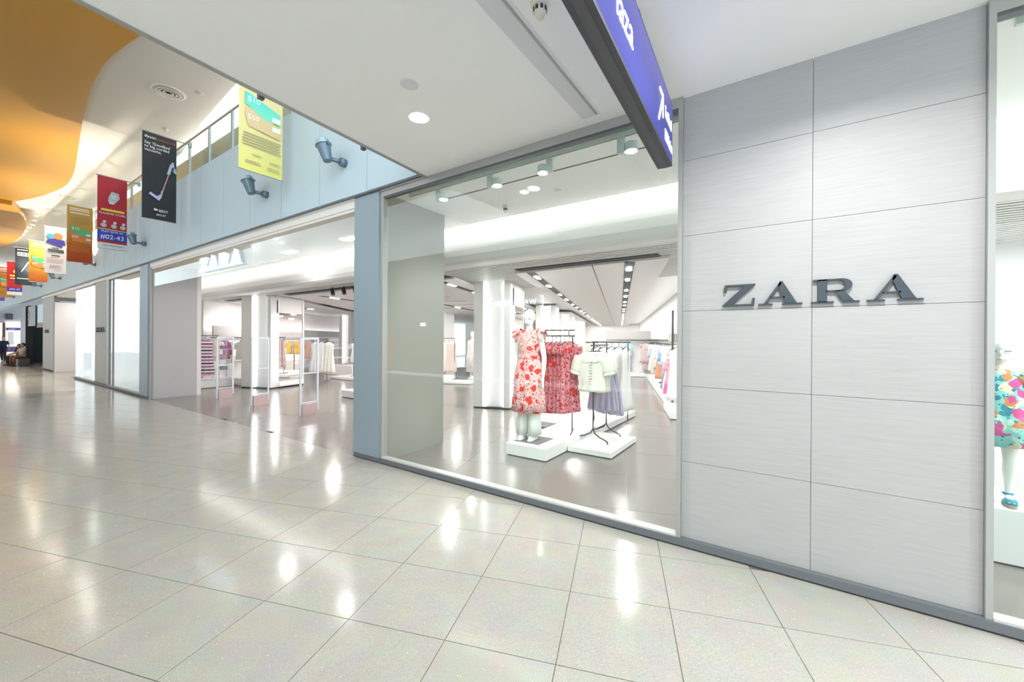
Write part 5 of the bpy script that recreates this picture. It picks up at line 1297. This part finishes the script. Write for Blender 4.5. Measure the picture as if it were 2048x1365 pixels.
# ---- people far down the concourse
SKIN = mat('skin', (.50, .30, .21), .55); HAIR = mat('hair_dark', (.02, .016, .013), .5)
def person(label, loc, rz, h, topm, legm, arm=None, legs=None, zoff=0.0, bag=None):
    t = thing('person', label, 'person', (loc[0], loc[1], loc[2] + zoff), rz)
    me, g = figure(h, 1.0, arm, legs, False, .014, SKIN); obj('body', me, t, local=True)
    sh = g['sh']; k = g['k']; hh = g['hh']
    obj('shirt', dress_loft([(sh + .035, .075 * k, .065 * k, 0, 0), (sh + .0, .185 * k, .095 * k, 0, 0), (sh - .12, .195 * k, .135 * k, 0, -.01), (sh - .3, .175 * k, .125 * k, 0, 0), (.50 * h, .19 * k, .14 * k, 0, 0)], 24, 5, .03).mesh('shirt', topm, True), t, local=True)
    for s in (-1, 1):
        A = (arm or {}).get(s) or [(s * .165 * k, 0, sh - .015 * h), (s * .205 * k, .03 * k, sh - .185 * h)]
        sl = MB(); limb(sl, [(Vector(A[0]) - Vector((s * .05, 0, 0)), .06 * k), (A[0], .064 * k), (Vector(A[0]).lerp(Vector(A[1]), .75), .056 * k)]); obj('sleeve', sl.mesh('sleeve', topm, True), t, local=True)
        L = (legs or {}).get(s) or [(s * .085 * k, 0, .51 * h), (s * .082 * k, -.01 * k, .275 * h), (s * .075 * k, .02 * k, .045 * h)]
        P = [Vector(p) for p in L]
        lg = MB(); limb(lg, [(P[0] + (P[0] - P[1]) * .06, .105 * k), (P[0].lerp(P[1], .4), .095 * k), (P[1], .07 * k), (P[1].lerp(P[2], .5), .066 * k), (P[2] + (P[1] - P[2]).normalized() * .02, .055 * k)]); obj('trouser_leg', lg.mesh('trouser_leg', legm, True), t, local=True)
        so = MB(); limb(so, [(P[2] + Vector((0, .05 * k, -.035 * k)), .035 * k), (P[2] + Vector((0, -.05 * k, -.03 * k)), .045 * k, .042 * k), (P[2] + Vector((0, -.14 * k, -.048 * k)), .046 * k, .030 * k), (P[2] + Vector((0, -.18 * k, -.055 * k)), .03 * k, .02 * k)]); obj('shoe', so.mesh('shoe', BLKC, True), t, local=True)
    hr = MB(); ball(hr, (0, hh * .06, g['chin'] + hh * .66), hh * .365, hh * .43, hh * .40); ball(hr, (0, hh * .2, g['chin'] + hh * .42), hh * .33, hh * .27, hh * .35)
    obj('hair', hr.mesh('hair', HAIR, True), t, local=True)
    for s in (-1, 1):
        e = MB(); ball(e, (s * hh * .14, -hh * .40, g['chin'] + hh * .48), .014 * k, .008 * k, .009 * k, 8); obj('eye', e.mesh('eye', BLKC), t, local=True)
    return t
person('person in a dark navy top and black trousers walking towards the camera', (-42.7, -.32, 0), 1.35, 1.60, cm('navy_top', (.02, .03, .07)), BLKC,
       {1: [(.16, 0, 1.29), (.22, .08, 1.04), (.23, .02, .82)], -1: [(-.16, 0, 1.29), (-.22, -.03, 1.05), (-.22, -.14, .86)]},
       {1: [(.08, 0, .82), (.085, -.10, .46), (.075, -.08, .07)], -1: [(-.08, 0, .82), (-.08, .03, .45), (-.075, .18, .09)]})
# two people sitting on a low ledge at the dark shop
lg = thing('stone_ledge', 'low dark ledge in front of the dark far shop', 'bench', (-36.0, -.05, 0))
MB().box(-37.6, -34.0, -.45, -.05, .03, .40).build('seat_block', DGREY, lg)
MB().box(-37.55, -34.05, -.4, -.1, 0, .03).build('plinth', BLACK, lg)
sit = {s: [(s * .085, 0, .86), (s * .10, -.42, .88), (s * .09, -.40, .46)] for s in (-1, 1)}
sarm = {s: [(s * .165, 0, 1.36), (s * .22, -.10, 1.10), (s * .15, -.32, 1.02)] for s in (-1, 1)}
person('person in a pale top seated on the dark ledge with dark hair', (-34.6, -.25, 0), .5, 1.66, cm('stone_top', (.45, .40, .36)), cm('brown_trousers', (.16, .08, .05)), sarm, sit, -.40)
person('person in black seated on the dark ledge at the left', (-36.0, -.25, 0), .2, 1.60, BLKC, BLKC, sarm, sit, -.40)

# ---- far end of the concourse
struct('wall_concourse_end', MB().box(-54.3, -54.0, -3, 6, 2.75, 5.5), mat('end_grey', (.34, .36, .40), .6), 'grey wall above the shop at the end of the concourse')
es = thing('far_shop', 'bright shop front at the end of the concourse with a glowing sign', 'shop front', (-53.9, .5, 0))
MB().box(-54.6, -54.3, -3, 6, 0, 2.75).build('back_wall', mat('far_interior_glow', (.75, .72, .70), .6, emit=.5), es)  # wall emission stands in for the lit shop interior
MB().box(-54.0, -53.9, .62, 1.9, 2.48, 2.80).build('sign_panel', mat('far_sign', (1, .9, .75), .5, emit=2.5), es)
MB().box(-54.0, -53.92, .62, 1.9, 2.12, 2.36).build('name_band', mat('far_band', (.12, .08, .40), .5), es)
text('craft', .2, (-53.91, .75, 2.16), RX, PW, es, .002, 'LEFT', .004)
for y0, y1 in ((-.4, -.05), (.45, .6)): MB().box(-54.1, -53.9, y0, y1, 0, 2.75).build('door_post', mat('far_brown', (.12, .06, .05), .6), es)
MB().box(-54.2, -54.0, .7, 1.3, 0.3, .75).build('counter', mat('far_purple', (.12, .09, .25), .6), es)
MB().box(-54.2, -54.0, .75, 1.05, .9, 2.0).build('display_figure', mat('far_white', (.8, .8, .82), .6), es)
sp = thing('loudspeaker', 'black box loudspeaker on the grey end wall', 'loudspeaker', (-53.95, .8, 3.1))
MB().box(-54.0, -53.8, .62, .98, 3.05, 3.52).build('cabinet', BLACK, sp)
MB().box(-53.8, -53.79, .66, .94, 3.09, 3.48).build('grille', DGREY, sp)
# dark shop between the farthest stone pier and the concourse end
ds = thing('dark_shop', 'dark shop front with white lettering beyond the farthest stone pier', 'shop front', (-34.5, .6, 0))
MB().box(-38.2, -30.4, 1.6, 1.7, 0, 3.5).build('back_wall', mat('dark_back', (.08, .10, .11), .5), ds)
MB().box(-38.3, -38.1, .25, 1.6, 0, 3.5).build('side_wall', mat('dark_back', (.08, .10, .11), .5), ds)
MB().box(-38.1, -36.0, -.02, .25, 0, 3.35).build('black_pier', mat('dark_pier', (.012, .014, .016), .4), ds)
MB().box(-36.2, -33.2, .05, .2, 2.2, 3.3).build('sign_board', mat('dark_pier', (.012, .014, .016), .4), ds)
MB().box(-33.2, -30.5, .1, .15, 2.35, 3.3).build('blue_pane', mat('dark_blue_pane', (.18, .32, .40), .3), ds)
MB().box(-33.2, -30.5, .1, .2, 2.1, 2.35).build('copper_beam', mat('copper_beam', (.25, .10, .05), .5), ds)
MB().box(-33.2, -30.5, .9, 1.2, .3, .95).build('counter', mat('teal_counter', (.25, .42, .44), .4), ds)
text('S:', .8, (-35.6, .04, 2.55), RF, PW, ds, .004, 'LEFT', .02)

# ---- the opposite side of the concourse (seen in the glass)
struct('wall_opposite', MB().box(-58, -2.6, -10.2, -10.05, 0, 5.6).box(-2.6, 8, -10.2, -10.05, 0, 1.6), mat('opposite_wall', (.30, .30, .31), .6), 'grey shop fronts opposite, their heights cut to shape the daylight')  # out of view; heights and reach also set how much daylight enters
ws = thing('shop_sign', 'glowing bracketed name sign on the opposite side reflected in the window', 'sign', (-8.9, -10.0, 3.1))
GLW = mat('reflected_glow', (1, 1, 1), .5, emit=9, ecol=(.72, .82, 1))
text('WAREHOUSE', .30, (-7.95, -10.03, 3.02), RB, GLW, ws, .005, 'LEFT', .004, 1.12)
for x, d in ((-7.66, -1), (-10.19, 1)):
    MB().box(x - .015, x + .015, -10.04, -10.02, 2.94, 3.34).build('bracket', GLW, ws)
    for z in (2.94, 3.32): MB().box(min(x, x + d * .14), max(x, x + d * .14), -10.04, -10.02, z, z + .025).build('bracket', GLW, ws)
kt = thing('kiosk_panel', 'tall red panel on the opposite side reflected in the window', 'panel', (-16.8, -10.0, 0))
MB().box(-17.2, -16.5, -10.04, -9.9, 0, 2.4).build('board', mat('kiosk_red', (.55, .10, .06), .5, emit=.6), kt)
MB().box(-17.25, -16.45, -10.04, -9.88, 0, .05).build('foot', BLACK, kt)
text('DBS', .22, (-14.05, -10.03, 2.25), RB, GLW, kt, .004)
